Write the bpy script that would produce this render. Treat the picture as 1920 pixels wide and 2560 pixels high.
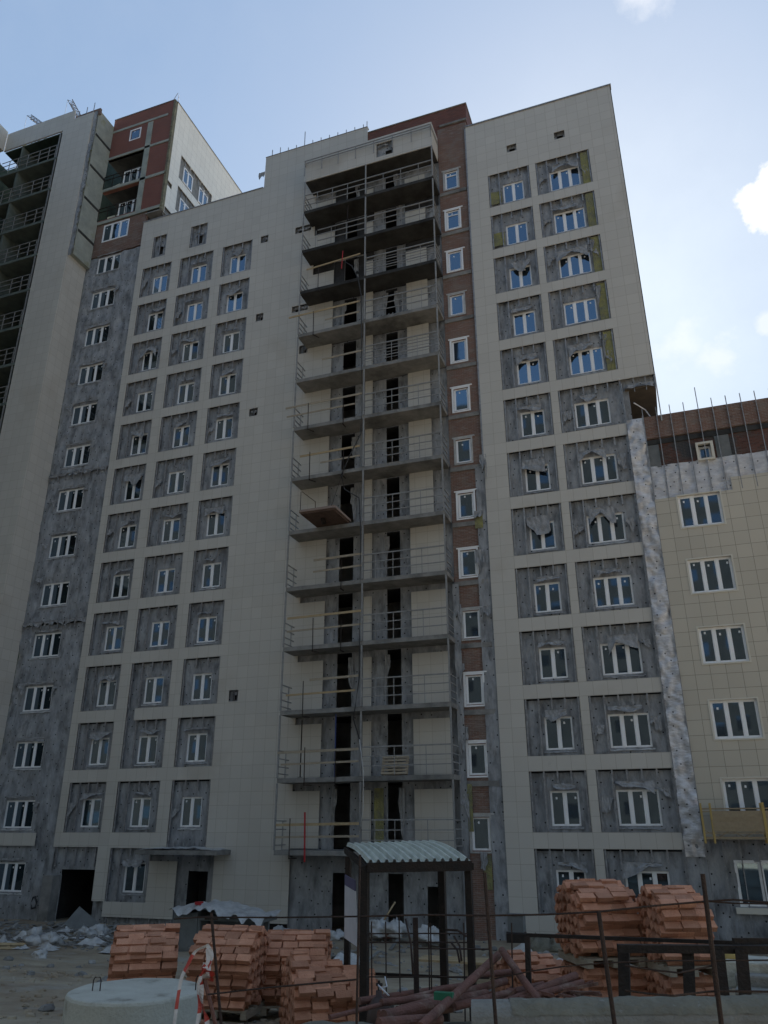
import bpy, math, random
from mathutils import Vector, Matrix, noise
R = math.radians
sc = bpy.context.scene
col = sc.collection
for o in list(bpy.data.objects): bpy.data.objects.remove(o)

# ------------------------------------------------------------ camera, sky, sun, exposure
cd = bpy.data.cameras.new('camera'); cam = bpy.data.objects.new('camera', cd); col.objects.link(cam)
sc.camera = cam
cam.location = (0, -34.575, 3.3)
YAW, PITCH, ROLL = R(-19.786), R(22.087), R(-0.138)
fw = Vector((math.sin(YAW)*math.cos(PITCH), math.cos(YAW)*math.cos(PITCH), math.sin(PITCH)))
rt = Vector((math.cos(YAW), -math.sin(YAW), 0)); up = rt.cross(fw)
r2 = math.cos(ROLL)*rt + math.sin(ROLL)*up; u2 = -math.sin(ROLL)*rt + math.cos(ROLL)*up
cam.rotation_euler = Matrix((r2, u2, -fw)).transposed().to_euler()
cd.sensor_fit = 'HORIZONTAL'; cd.sensor_width = 36; cd.lens = 36*1938.87/1920
cd.clip_end = 4000; cd.clip_start = 0.05
sc.render.resolution_x, sc.render.resolution_y = 768, 1024
sc.view_settings.view_transform = 'Standard'; sc.view_settings.look = 'None'
sc.view_settings.gamma = 1; sc.view_settings.exposure = 2.0

SUN = Vector((-0.01, 0.80, 0.60)).normalized()
EL = math.asin(SUN.z); AZ = math.atan2(SUN.x, SUN.y)
w = bpy.data.worlds.new('World'); sc.world = w; w.use_nodes = True
nt = w.node_tree; nt.nodes.clear()
def wn(t, **k):
    n = nt.nodes.new(t)
    for a, b in k.items(): setattr(n, a, b)
    return n
def wl(a, b): nt.links.new(a, b)
sky = wn('ShaderNodeTexSky', sky_type='NISHITA', sun_disc=False, sun_elevation=EL, sun_rotation=AZ,
         air_density=1.0, dust_density=0.5, ozone_density=3.2, altitude=100)
bg = wn('ShaderNodeBackground'); bg.inputs[1].default_value = 0.082
out = wn('ShaderNodeOutputWorld'); wl(bg.outputs[0], out.inputs[0])
tc = wn('ShaderNodeTexCoord')
nz = wn('ShaderNodeTexNoise'); nz.inputs['Scale'].default_value = 9; nz.inputs['Detail'].default_value = 8; nz.inputs['Roughness'].default_value = .62
wl(tc.outputs['Generated'], nz.inputs['Vector'])
nzs = wn('ShaderNodeTexNoise'); nzs.inputs['Scale'].default_value = 26; nzs.inputs['Detail'].default_value = 10; nzs.inputs['Roughness'].default_value = .6
wl(tc.outputs['Generated'], nzs.inputs['Vector'])
def wmath(op, a, b=None, c=None):
    n = wn('ShaderNodeMath', operation=op)
    for i, x in enumerate((a, b, c)):
        if x is None: continue
        if isinstance(x, (int, float)): n.inputs[i].default_value = x
        else: wl(x, n.inputs[i])
    return n.outputs[0]
def skydir(px, py):   # compass direction of a cloud
    return (fw*1938.87 + r2*(px-960) - u2*(py-1280)).normalized()
def blob(d, size, wob=0.5, gain=6.0):
    n = wn('ShaderNodeVectorMath', operation='DISTANCE'); wl(tc.outputs['Generated'], n.inputs[0]); n.inputs[1].default_value = d
    q = wmath('DIVIDE', n.outputs['Value'], size)
    q = wmath('SUBTRACT', 1.0, q)
    q = wmath('ADD', q, wmath('MULTIPLY', wmath('SUBTRACT', nz.outputs[0], .5), wob*2))
    q = wmath('ADD', q, wmath('MULTIPLY', wmath('SUBTRACT', nzs.outputs[0], .5), wob*9))
    n = wn('ShaderNodeClamp'); wl(wmath('MULTIPLY', q, gain), n.inputs[0]); return n.outputs[0]
m1 = blob(skydir(1915, 508), .030, .3, 3.2)
m1 = wmath('MAXIMUM', m1, blob(skydir(1962, 458), .033, .3, 3.2))
m2 = wmath('MULTIPLY', blob(skydir(1800, 885), .026, .4, 1.2), .32)
m3 = wmath('MULTIPLY', blob(skydir(1700, 850), .03, .4, 1.2), .3)
m4 = wmath('MULTIPLY', blob(skydir(1925, 805), .014, .3, 1.4), .4)
m5 = wmath('MULTIPLY', blob(skydir(1610, -25), .03, .3, 1.0), .5)
mk = wmath('MAXIMUM', wmath('MAXIMUM', m1, m2), wmath('MAXIMUM', wmath('MAXIMUM', m3, m4), m5))
# thin high veil, even in colour, patchy
veil = wn('ShaderNodeMapRange'); wl(nz.outputs[0], veil.inputs[0])
veil.inputs[1].default_value = .3; veil.inputs[2].default_value = .8; veil.inputs[3].default_value = .06; veil.inputs[4].default_value = .3
mv = wn('ShaderNodeMixRGB'); wl(veil.outputs[0], mv.inputs[0])
dv = wn('ShaderNodeVectorMath', operation='DIVIDE'); wl(sky.outputs[0], dv.inputs[0]); dv.inputs[1].default_value = (4.0, 4.7, 5.2)
ad = wn('ShaderNodeVectorMath', operation='ADD'); wl(dv.outputs[0], ad.inputs[0]); ad.inputs[1].default_value = (1, 1, 1)
cap = wn('ShaderNodeVectorMath', operation='DIVIDE'); wl(sky.outputs[0], cap.inputs[0]); wl(ad.outputs[0], cap.inputs[1]); wl(cap.outputs[0], mv.inputs[1]); mv.inputs[2].default_value = (1.5, 1.85, 2.4, 1)
mc = wn('ShaderNodeMixRGB'); wl(mk, mc.inputs[0]); wl(mv.outputs[0], mc.inputs[1]); mc.inputs[2].default_value = (3.5, 3.5, 3.55, 1)
wl(mc.outputs[0], bg.inputs[0])

sd = bpy.data.lights.new('sun', 'SUN'); sd.energy = 3.8; sd.angle = R(0.5); sd.color = (1, .94, .86)
so = bpy.data.objects.new('sun', sd); col.objects.link(so)
so.rotation_euler = SUN.to_track_quat('Z', 'Y').to_euler(); so.location = (40, 60, 90)

# ------------------------------------------------------------ materials
def mat(name, base, rough=.8, base2=None, nscale=3.0, bump=0.0, bscale=20.0, spec=.3, metal=0.0, island=0.0, dots=None, stain=None, ior=None, stretch=None):
    m = bpy.data.materials.new(name); m.use_nodes = True
    n = m.node_tree.nodes; l = m.node_tree.links; b = n['Principled BSDF']
    b.inputs['Roughness'].default_value = rough; b.inputs['Specular IOR Level'].default_value = spec; b.inputs['Metallic'].default_value = metal
    if ior: b.inputs['IOR'].default_value = ior
    t = n.new('ShaderNodeTexCoord'); vec = t.outputs['Object']
    if stretch:
        mp = n.new('ShaderNodeMapping'); mp.inputs['Scale'].default_value = stretch; l.new(vec, mp.inputs[0]); vec = mp.outputs[0]
    c = n.new('ShaderNodeRGB'); c.outputs[0].default_value = (*base, 1); cur = c.outputs[0]
    if base2:
        x = n.new('ShaderNodeTexNoise'); x.inputs['Scale'].default_value = nscale; x.inputs['Detail'].default_value = 7; x.inputs['Roughness'].default_value = .65; l.new(vec, x.inputs['Vector'])
        rr = n.new('ShaderNodeMapRange'); rr.inputs[1].default_value = .32; rr.inputs[2].default_value = .68; l.new(x.outputs[0], rr.inputs[0])
        mx = n.new('ShaderNodeMixRGB'); l.new(rr.outputs[0], mx.inputs[0]); l.new(cur, mx.inputs[1]); mx.inputs[2].default_value = (*base2, 1); cur = mx.outputs[0]
    if stain:   # (colour, scale, lo, hi)
        x = n.new('ShaderNodeTexNoise'); x.inputs['Scale'].default_value = stain[1]; x.inputs['Detail'].default_value = 7; x.inputs['Roughness'].default_value = .62; l.new(vec, x.inputs['Vector'])
        rr = n.new('ShaderNodeMapRange'); rr.inputs[1].default_value = stain[2]; rr.inputs[2].default_value = stain[3]; l.new(x.outputs[0], rr.inputs[0])
        mx = n.new('ShaderNodeMixRGB'); l.new(rr.outputs[0], mx.inputs[0]); l.new(cur, mx.inputs[1]); mx.inputs[2].default_value = (*stain[0], 1); cur = mx.outputs[0]
    if island:
        g = n.new('ShaderNodeNewGeometry'); h = n.new('ShaderNodeHueSaturation')
        rr = n.new('ShaderNodeMapRange'); rr.inputs[3].default_value = 1-island; rr.inputs[4].default_value = 1+island; l.new(g.outputs['Random Per Island'], rr.inputs[0])
        l.new(rr.outputs[0], h.inputs['Value']); l.new(cur, h.inputs['Color']); cur = h.outputs[0]
    if dots:    # fastener heads (scale, radius)
        v = n.new('ShaderNodeTexVoronoi'); v.voronoi_dimensions = '2D'; v.inputs['Scale'].default_value = dots[0]; v.inputs['Randomness'].default_value = .7
        sp = n.new('ShaderNodeSeparateXYZ'); cb = n.new('ShaderNodeCombineXYZ'); l.new(t.outputs['Object'], sp.inputs[0]); l.new(sp.outputs[0], cb.inputs[0]); l.new(sp.outputs[2], cb.inputs[1]); l.new(cb.outputs[0], v.inputs['Vector'])
        lt = n.new('ShaderNodeMath'); lt.operation = 'LESS_THAN'; lt.inputs[1].default_value = dots[1]; l.new(v.outputs['Distance'], lt.inputs[0])
        mx = n.new('ShaderNodeMixRGB'); l.new(lt.outputs[0], mx.inputs[0]); l.new(cur, mx.inputs[1]); mx.inputs[2].default_value = (.012, .012, .014, 1); cur = mx.outputs[0]
    l.new(cur, b.inputs['Base Color'])
    if bump:
        x = n.new('ShaderNodeTexNoise'); x.inputs['Scale'].default_value = bscale; x.inputs['Detail'].default_value = 8; l.new(vec, x.inputs['Vector'])
        bp = n.new('ShaderNodeBump'); bp.inputs['Strength'].default_value = bump; bp.inputs['Distance'].default_value = .05; l.new(x.outputs[0], bp.inputs['Height']); l.new(bp.outputs[0], b.inputs['Normal'])
    return m

def grid_mat(name, base, joint, sx, sz, ox, oz, width, rough, var=.05, brick=False, base2=None, bump=.3, dirt=None, spec=.3, mot=.1, smear=.75):
    """tiles or bricks laid out in metres on upright walls"""
    m = bpy.data.materials.new(name); m.use_nodes = True
    n = m.node_tree.nodes; l = m.node_tree.links; b = n['Principled BSDF']; b.inputs['Roughness'].default_value = rough; b.inputs['Specular IOR Level'].default_value = spec
    t = n.new('ShaderNodeTexCoord'); s = n.new('ShaderNodeSeparateXYZ'); l.new(t.outputs['Object'], s.inputs[0])
    def M(op, a, bb=None, cc=None):
        k = n.new('ShaderNodeMath'); k.operation = op
        for i, x in enumerate((a, bb, cc)):
            if x is None: continue
            if isinstance(x, (int, float)): k.inputs[i].default_value = x
            else: l.new(x, k.inputs[i])
        return k.outputs[0]
    X = M('DIVIDE', M('SUBTRACT', M('ADD', s.outputs[0], s.outputs[1]), ox), sx)
    Zz = M('DIVIDE', M('SUBTRACT', s.outputs[2], oz), sz)
    cz = M('FLOOR', Zz)
    if brick: X = M('ADD', X, M('MULTIPLY', M('MODULO', cz, 2), .5))
    cx = M('FLOOR', X)
    fx = M('SUBTRACT', X, cx); fz = M('SUBTRACT', Zz, cz)
    dx = M('MULTIPLY', M('MINIMUM', fx, M('SUBTRACT', 1.0, fx)), sx); dz = M('MULTIPLY', M('MINIMUM', fz, M('SUBTRACT', 1.0, fz)), sz)
    j = M('LESS_THAN', M('MINIMUM', dx, dz), width/2)
    cv = n.new('ShaderNodeCombineXYZ'); l.new(cx, cv.inputs[0]); l.new(cz, cv.inputs[1])
    wno = n.new('ShaderNodeTexWhiteNoise'); wno.noise_dimensions = '2D'; l.new(cv.outputs[0], wno.inputs['Vector'])
    h = n.new('ShaderNodeHueSaturation'); h.inputs['Color'].default_value = (*base, 1)
    if base2:
        mx = n.new('ShaderNodeMixRGB'); mx.inputs[1].default_value = (*base, 1); mx.inputs[2].default_value = (*base2, 1)
        l.new(wno.outputs['Value'], mx.inputs[0]); l.new(mx.outputs[0], h.inputs['Color'])
    l.new(M('ADD', M('MULTIPLY', wno.outputs['Value'], 2*var), 1-var), h.inputs['Value'])
    ns = n.new('ShaderNodeTexNoise'); ns.inputs['Scale'].default_value = .35; ns.inputs['Detail'].default_value = 8; l.new(t.outputs['Object'], ns.inputs['Vector'])
    h2 = n.new('ShaderNodeHueSaturation'); l.new(h.outputs[0], h2.inputs['Color']); l.new(M('ADD', M('MULTIPLY', ns.outputs[0], 2*mot), 1-mot), h2.inputs['Value'])
    cur = h2.outputs[0]
    if brick:   # mortar smeared along the courses
        mp = n.new('ShaderNodeMapping'); mp.inputs['Scale'].default_value = (1.6, 1.6, 9); l.new(t.outputs['Object'], mp.inputs[0])
        x = n.new('ShaderNodeTexNoise'); x.inputs['Scale'].default_value = 1.3; x.inputs['Detail'].default_value = 6; x.inputs['Roughness'].default_value = .7; l.new(mp.outputs[0], x.inputs['Vector'])
        rr = n.new('ShaderNodeMapRange'); rr.inputs[1].default_value = .5; rr.inputs[2].default_value = .66; rr.inputs[4].default_value = smear; l.new(x.outputs[0], rr.inputs[0])
        mx = n.new('ShaderNodeMixRGB'); l.new(rr.outputs[0], mx.inputs[0]); l.new(cur, mx.inputs[1]); mx.inputs[2].default_value = (*joint, 1); cur = mx.outputs[0]
    if dirt:
        x = n.new('ShaderNodeTexNoise'); x.inputs['Scale'].default_value = dirt[1]; x.inputs['Detail'].default_value = 7; l.new(t.outputs['Object'], x.inputs['Vector'])
        rr = n.new('ShaderNodeMapRange'); rr.inputs[1].default_value = dirt[2]; rr.inputs[2].default_value = dirt[3]; l.new(x.outputs[0], rr.inputs[0])
        mx = n.new('ShaderNodeMixRGB'); l.new(rr.outputs[0], mx.inputs[0]); l.new(cur, mx.inputs[1]); mx.inputs[2].default_value = (*dirt[0], 1); cur = mx.outputs[0]
    mj = n.new('ShaderNodeMixRGB'); l.new(j, mj.inputs[0]); l.new(cur, mj.inputs[1]); mj.inputs[2].default_value = (*joint, 1)
    l.new(mj.outputs[0], b.inputs['Base Color'])
    # each tile hangs at a hair's different angle: a small per-tile normal change
    bp = n.new('ShaderNodeBump'); bp.inputs['Strength'].default_value = bump; bp.inputs['Distance'].default_value = .02
    hh = M('ADD', M('SUBTRACT', 1.0, j), M('MULTIPLY', M('MULTIPLY', M('SUBTRACT', wno.outputs['Value'], .5), fx), .8)); l.new(hh, bp.inputs['Height']); l.new(bp.outputs[0], b.inputs['Normal'])
    return m

TILE = grid_mat('cream_tiles', (.50, .48, .435), (.36, .335, .285), .6, .6, -5.96, 38.46, .016, .55, var=.035, mot=.07, bump=.25, dirt=((.40, .365, .31), .25, .6, .8))
TILER = grid_mat('beige_tiles', (.48, .445, .37), (.25, .23, .19), .6, .6, .57, 38.46, .02, .55, var=.05, mot=.09, bump=.25)
WHITE_TILE = grid_mat('pale_tiles', (.78, .76, .69), (.4, .38, .34), .6, .6, 0, 38.46, .012, .5, var=.03)
BRICK = grid_mat('brown_brick', (.25, .135, .10), (.27, .235, .205), .26, .077, 0, 0, .011, .9, var=.22, brick=True, base2=(.13, .085, .07), bump=.6, mot=.45, dirt=((.2, .17, .15), 1.3, .5, .8))
REDBRICK = grid_mat('red_brick', (.27, .11, .085), (.16, .10, .085), .26, .077, 0, 0, .010, .9, var=.2, brick=True, base2=(.17, .075, .06), bump=.6, mot=.4, smear=.3)
MEMB = mat('grey_membrane', (.36, .372, .385), .7, (.20, .21, .222), 1.5, .9, 4, dots=(1.9, .062), stretch=(1.5, 1, .62), stain=((.075, .08, .087), 1.7, .49, .76))
FLAP = mat('torn_membrane', (.36, .365, .37), .8, (.2, .205, .21), 3.5, .7, 8, stretch=(1.4, 1, .8))
WOOL = mat('yellow_wool', (.29, .28, .10), .95, (.16, .16, .12), 2.5, .8, 18)
FILM = mat('white_film', (.66, .66, .67), .3, (.40, .40, .42), 3, 1.0, 7, spec=.6, dots=(2.0, .06), stretch=(.7, 1, 1.5), stain=((.62, .50, .48), 1.4, .6, .8))
CONC = mat('concrete', (.28, .275, .26), .9, (.17, .17, .165), 1.8, .35, 30, stain=((.09, .09, .085), .7, .5, .72))
CONCD = mat('near_black_concrete', (.06, .06, .058), .95, (.022, .022, .022), .9, .3, 20)  # near-black concrete for the top balcony slabs and the dark bands
GRCONC = mat('raw_green_concrete', (.37, .39, .345), .9, (.25, .27, .245), 1.2, .4, 12, stain=((.25, .25, .15), 1.0, .58, .75))
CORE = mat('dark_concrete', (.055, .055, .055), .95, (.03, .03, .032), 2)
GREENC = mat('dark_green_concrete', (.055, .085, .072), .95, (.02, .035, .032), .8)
PVC = mat('white_pvc', (.80, .81, .82), .35, spec=.5)
REVEAL = mat('cream_reveal', (.58, .555, .48), .5)
GLASS = mat('window_glass', (.006, .007, .009), .03, ior=2.9, spec=.5, bump=.02, bscale=1.0, base2=(.022, .023, .024), nscale=.9)
GLASS.node_tree.nodes['Principled BSDF'].inputs['Specular Tint'].default_value = (.52, .76, 1, 1)
STEEL = mat('galvanised_profile', (.34, .345, .35), .45, (.17, .17, .18), 5, metal=.3)
RAILM = mat('grey_railing', (.30, .305, .30), .5, (.20, .20, .20), 4)
DARKST = mat('dark_steel', (.013, .012, .011), .6, (.032, .021, .016), 6, .3, 30)
RUST = mat('rust_red_pipe', (.20, .092, .07), .8, (.12, .065, .052), 5, .4, 30, stain=((.28, .2, .16), 3, .55, .7))
REBAR = mat('rusty_rebar', (.06, .038, .028), .85, (.03, .022, .02), 9, .4, 60)
WOOD = mat('weathered_wood', (.40, .35, .27), .85, (.28, .235, .175), 6, .3, 20, stretch=(1, 1, 6))
PINE = mat('fresh_pine', (.42, .33, .20), .8, (.34, .25, .14), 5, .2, 20)
ORANGE = mat('orange_brick', (.56, .285, .18), .9, (.44, .2, .12), 5, .5, 45, island=.26)
GRSLAB = mat('grey_green_slab', (.15, .175, .155), .9, (.09, .11, .1), 1.5, .3, 12)
RING = mat('pale_concrete', (.52, .52, .45), .85, (.42, .41, .35), 2.2, .35, 25, stain=((.22, .21, .17), 2.2, .56, .74))
ASB = mat('grey_cement_pipe', (.27, .265, .24), .9, (.19, .185, .165), 4, .5, 25)
WFILM = mat('clear_plastic_sheet', (.50, .50, .485), .4, (.33, .33, .325), 3, .8, 9, spec=.5)
BAG = mat('white_woven_bag', (.55, .55, .54), .6, (.42, .42, .41), 6, .6, 20)
GREYB = mat('grey_board', (.17, .18, .18), .7, (.12, .13, .13), 3)
ZINC = mat('corrugated_zinc', (.60, .63, .56), .5, (.40, .43, .385), 3.5, .1, 30)
TARP = mat('tan_mesh', (.34, .27, .17), .8, (.26, .2, .13), 8)
YELLOW = mat('yellow_paint', (.42, .30, .10), .6)
SOIL = mat('soil', (.20, .145, .095), .95, (.40, .345, .25), .45, .9, 7, stain=((.34, .32, .27), .8, .56, .72))
RUBB = mat('rubble_grey', (.28, .275, .26), .9, (.17, .165, .155), 4, .5, 20, island=.3)
DUST = mat('site_dust', (.22, .21, .165), .95, (.15, .14, .11), 2.5, .8, 9)
WHITEP = mat('white_paint', (.6, .6, .62), .6, (.5, .5, .52), 3)
PURPLE = mat('violet_header', (.10, .09, .16), .6)
REDP = mat('red_paint', (.38, .03, .035), .6)
BLUEP = mat('blue_paint', (.03, .05, .16), .6)
CYL = mat('brown_cylinder_paint', (.045, .03, .027), .5, (.07, .045, .035), 5)
HOSE = mat('dark_rubber_hose', (.04, .042, .045), .7)
def tape_mat():
    m = bpy.data.materials.new('barrier_tape'); m.use_nodes = True; n = m.node_tree.nodes; l = m.node_tree.links; b = n['Principled BSDF']
    t = n.new('ShaderNodeTexCoord'); s = n.new('ShaderNodeSeparateXYZ'); l.new(t.outputs['UV'], s.inputs[0])
    f = n.new('ShaderNodeMath'); f.operation = 'FRACT'; l.new(s.outputs[0], f.inputs[0])
    g = n.new('ShaderNodeMath'); g.operation = 'GREATER_THAN'; g.inputs[1].default_value = .5; l.new(f.outputs[0], g.inputs[0])
    mx = n.new('ShaderNodeMixRGB'); mx.inputs[1].default_value = (.55, .52, .5, 1); mx.inputs[2].default_value = (.42, .05, .035, 1); l.new(g.outputs[0], mx.inputs[0]); l.new(mx.outputs[0], b.inputs['Base Color'])
    b.inputs['Roughness'].default_value = .45; return m
TAPE = tape_mat()

# ------------------------------------------------------------ mesh helpers
class MB:
    def __init__(s): s.v = []; s.f = []; s.uv = None
    def quad(s, a, b, c, d): i = len(s.v); s.v += [a, b, c, d]; s.f.append((i, i+1, i+2, i+3))
    def box(s, x0, x1, y0, y1, z0, z1, M=None):
        i = len(s.v); p = [(x, y, z) for z in (z0, z1) for y in (y0, y1) for x in (x0, x1)]
        if M is not None: p = [tuple(M @ Vector(q)) for q in p]
        s.v += p
        for f in ((0, 2, 3, 1), (4, 5, 7, 6), (0, 1, 5, 4), (2, 6, 7, 3), (0, 4, 6, 2), (1, 3, 7, 5)): s.f.append(tuple(i+k for k in f))
        return s
    def bar(s, p, q, wd, hg=None, upv=(0, 0, 1)):
        p, q = Vector(p), Vector(q); d = q-p; L = d.length; d.normalize(); u = Vector(upv)
        if abs(d.dot(u)) > .98: u = Vector((0, 1, 0))
        a = d.cross(u).normalized(); b = a.cross(d).normalized(); hg = hg or wd
        M = Matrix((a, d, b)).transposed().to_4x4(); M.translation = p
        return s.box(-wd/2, wd/2, 0, L, -hg/2, hg/2, M)
    def tube(s, pts, r, n=8, cap=True, hollow=0):
        pts = [Vector(p) for p in pts]; i0 = len(s.v); ref = None
        for k, p in enumerate(pts):
            d = (pts[min(k+1, len(pts)-1)]-pts[max(k-1, 0)]).normalized()
            if ref is None: ref = Vector((0, 0, 1)) if abs(d.z) < .9 else Vector((1, 0, 0))
            a = d.cross(ref).normalized(); b = d.cross(a).normalized(); ref = b.cross(d)*1.0 if False else ref
            rr = r[k] if isinstance(r, (list, tuple)) else r
            for j in range(n):
                t = 2*math.pi*j/n; s.v.append(tuple(p+a*math.cos(t)*rr+b*math.sin(t)*rr))
        for k in range(len(pts)-1):
            for j in range(n):
                s.f.append((i0+k*n+j, i0+k*n+(j+1) % n, i0+(k+1)*n+(j+1) % n, i0+(k+1)*n+j))
        if cap: s.f.append(tuple(i0+j for j in range(n))[::-1]); s.f.append(tuple(i0+(len(pts)-1)*n+j for j in range(n)))
        return s
    def grid(s, fn, nu, nv, mask=None):
        i0 = len(s.v)
        for a in range(nu+1):
            for b in range(nv+1): s.v.append(tuple(fn(a/nu, b/nv)))
        for a in range(nu):
            for b in range(nv):
                if mask and not mask((a+.5)/nu, (b+.5)/nv): continue
                s.f.append((i0+a*(nv+1)+b, i0+(a+1)*(nv+1)+b, i0+(a+1)*(nv+1)+b+1, i0+a*(nv+1)+b+1))
        return s
    def build(s, name, m, parent=None, smooth=False, loc=None):
        me = bpy.data.meshes.new(name); me.from_pydata(s.v, [], s.f); me.materials.append(m)
        if smooth: me.polygons.foreach_set('use_smooth', [True]*len(me.polygons))
        me.update(); o = bpy.data.objects.new(name, me); col.objects.link(o)
        if loc is not None: o.location = loc
        if parent is not None: attach(o, parent)
        return o
def attach(o, parent):
    o.parent = parent
    if parent.type == 'EMPTY': o.matrix_parent_inverse = parent.matrix_basis.inverted()
def tag(o, label=None, cat=None, group=None, kind=None):
    if label: o['label'] = label
    if cat: o['category'] = cat
    if group: o['group'] = group
    if kind: o['kind'] = kind
    return o
def empty(name, loc, label, cat, group=None):
    o = bpy.data.objects.new(name, None); o.location = loc; o.empty_display_size = .3; col.objects.link(o); tag(o, label, cat, group); return o
def fbm(x, y, z, k=1.0): return noise.noise(Vector((x*k, y*k, z*k)))
rnd = random.Random(7)

# upright sheet made of rectangles minus holes, at depth y, cut into cells
def cellsheet(rects, holes, step=None):
    xs = sorted({round(v, 4) for r_ in rects+holes for v in (r_[0], r_[1])}); zs = sorted({round(v, 4) for r_ in rects+holes for v in (r_[2], r_[3])})
    if step:
        def fill(a):
            o = [a[0]]
            for p, q in zip(a, a[1:]):
                k = max(1, int(math.ceil((q-p)/step)))
                o += [p+(q-p)*i/k for i in range(1, k+1)]
            return o
        xs, zs = fill(xs), fill(zs)
    ins = lambda x, z, L: any(a <= x <= b and c <= z <= d for a, b, c, d in L)
    filled = [[(ins((xs[i]+xs[i+1])/2, (zs[j]+zs[j+1])/2, rects) and not ins((xs[i]+xs[i+1])/2, (zs[j]+zs[j+1])/2, holes)) for j in range(len(zs)-1)] for i in range(len(xs)-1)]
    return xs, zs, filled
def cladding(rects, holes, y=0.0, t=.03):
    xs, zs, F = cellsheet(rects, holes); b = MB(); nx, nz_ = len(xs)-1, len(zs)-1
    for i in range(nx):
        for j in range(nz_):
            if not F[i][j]: continue
            x0, x1, z0, z1 = xs[i], xs[i+1], zs[j], zs[j+1]
            b.quad((x0, y, z0), (x1, y, z0), (x1, y, z1), (x0, y, z1))
            if i == 0 or not F[i-1][j]: b.quad((x0, y+t, z0), (x0, y, z0), (x0, y, z1), (x0, y+t, z1))
            if i == nx-1 or not F[i+1][j]: b.quad((x1, y, z0), (x1, y+t, z0), (x1, y+t, z1), (x1, y, z1))
            if j == 0 or not F[i][j-1]: b.quad((x0, y+t, z0), (x1, y+t, z0), (x1, y, z0), (x0, y, z0))
            if j == nz_-1 or not F[i][j+1]: b.quad((x0, y, z1), (x1, y, z1), (x1, y+t, z1), (x0, y+t, z1))
    return b
def membrane(rects, holes, y=.20, step=.13, amp=.05, k=1.6, seed=0):
    xs, zs, F = cellsheet(rects, holes, step); b = MB(); idx = {}
    hx = {round(v, 4) for h in holes for v in (h[0], h[1])}; hz = {round(v, 4) for h in holes for v in (h[2], h[3])}
    def vert(i, j):
        if (i, j) not in idx:
            x, z = xs[i], zs[j]; a = fbm(x+seed, 3.1, z*.6, k)*.6+fbm(x+seed, 9.1, z*.45, k*3)*.4
            d = amp*(a*1.6)
            if amp > .06: d += amp*1.1*(.5-abs(noise.noise(Vector((x*2.2+z*2.6+seed, seed, z*1.3-x*1.5)))))
            for h in holes:
                if h[0]-.2 < x < h[1]+.2 and h[2]-.2 < z < h[3]+.2: d *= .3
            idx[(i, j)] = len(b.v); b.v.append((x, y-d, z))
        return idx[(i, j)]
    for i in range(len(xs)-1):
        for j in range(len(zs)-1):
            if F[i][j]: b.f.append((vert(i, j), vert(i+1, j), vert(i+1, j+1), vert(i, j+1)))
    return b

# ------------------------------------------------------------ windows
def window_meshes(wd, ht, n, seed=0, transom=False, frame=.08, mull=.13):
    r_ = random.Random(seed); f = MB(); g = MB()
    f.box(0, wd, 0, .06, 0, frame); f.box(0, wd, 0, .06, ht-frame, ht); f.box(0, frame, .001, .061, frame, ht-frame); f.box(wd-frame, wd, .001, .061, frame, ht-frame)
    pw = (wd-2*frame-(n-1)*mull)/n
    for i in range(n):
        x0 = frame+i*(pw+mull)
        if i: f.box(x0-mull, x0, -.008, .055, frame, ht-frame)
        s_ = .025
        f.box(x0, x0+pw, .01, .05, frame, frame+s_); f.box(x0, x0+pw, .01, .05, ht-frame-s_, ht-frame)
        f.box(x0, x0+s_, .011, .051, frame+s_, ht-frame-s_); f.box(x0+pw-s_, x0+pw, .011, .051, frame+s_, ht-frame-s_)
        if transom: f.box(x0+s_, x0+pw-s_, .005, .05, ht*.72, ht*.72+.06)
        t1, t2 = r_.uniform(-.004, .004), r_.uniform(-.006, .006)
        g.quad((x0+.01, .035-t1, frame+.01), (x0+pw-.01, .035+t1, frame+.01), (x0+pw-.01, .035+t1+t2, ht-frame-.01), (x0+.01, .035-t1+t2, ht-frame-.01))
        if r_.random() < .75: # paper sticker on the glass
            sx = x0+pw*r_.choice((.3, .35, .7)); sz = ht-frame-r_.uniform(.16, .3); f.box(sx, sx+.07, .026, .03, sz, sz+.09)
    def me(mb, name, m):
        q = bpy.data.meshes.new(name); q.from_pydata(mb.v, [], mb.f); q.materials.append(m); q.update(); return q
    return me(f, 'window', PVC), me(g, 'pane', GLASS)
WM = {}
def put_window(parent, x0, z0, wd, ht, n, y=.17, transom=False, label=None, rot=None):
    key = (round(wd, 2), round(ht, 2), n, transom, rnd.randrange(4))
    if key not in WM: WM[key] = window_meshes(wd, ht, n, len(WM)*7+3, transom)
    f = bpy.data.objects.new('window', WM[key][0]); col.objects.link(f); f.location = (x0, y, z0)
    if rot: f.rotation_euler = (0, 0, rot)
    attach(f, parent)
    g = bpy.data.objects.new('pane', WM[key][1]); col.objects.link(g); g.parent = f
    if label: f['label'] = label
    return f
def foil_sill(win, x0, z0, wd, seed):
    """crumpled sealing strip hanging under the frame, a sub-part of its window (local to it)"""
    r_ = random.Random(seed); b = MB()
    def fn(u, v):
        x = -.06+u*(wd+.12); z = -v*(.09+.05*fbm(x*3, seed, 0)); y = -.03-.06*v+.035*fbm(x*5, seed, v*3)
        return (x, y, z)
    b.grid(fn, 14, 2)
    o = b.build('sill', FLAP if seed % 3 else WFILM); o.parent = win
    return o
FS = .78
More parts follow.
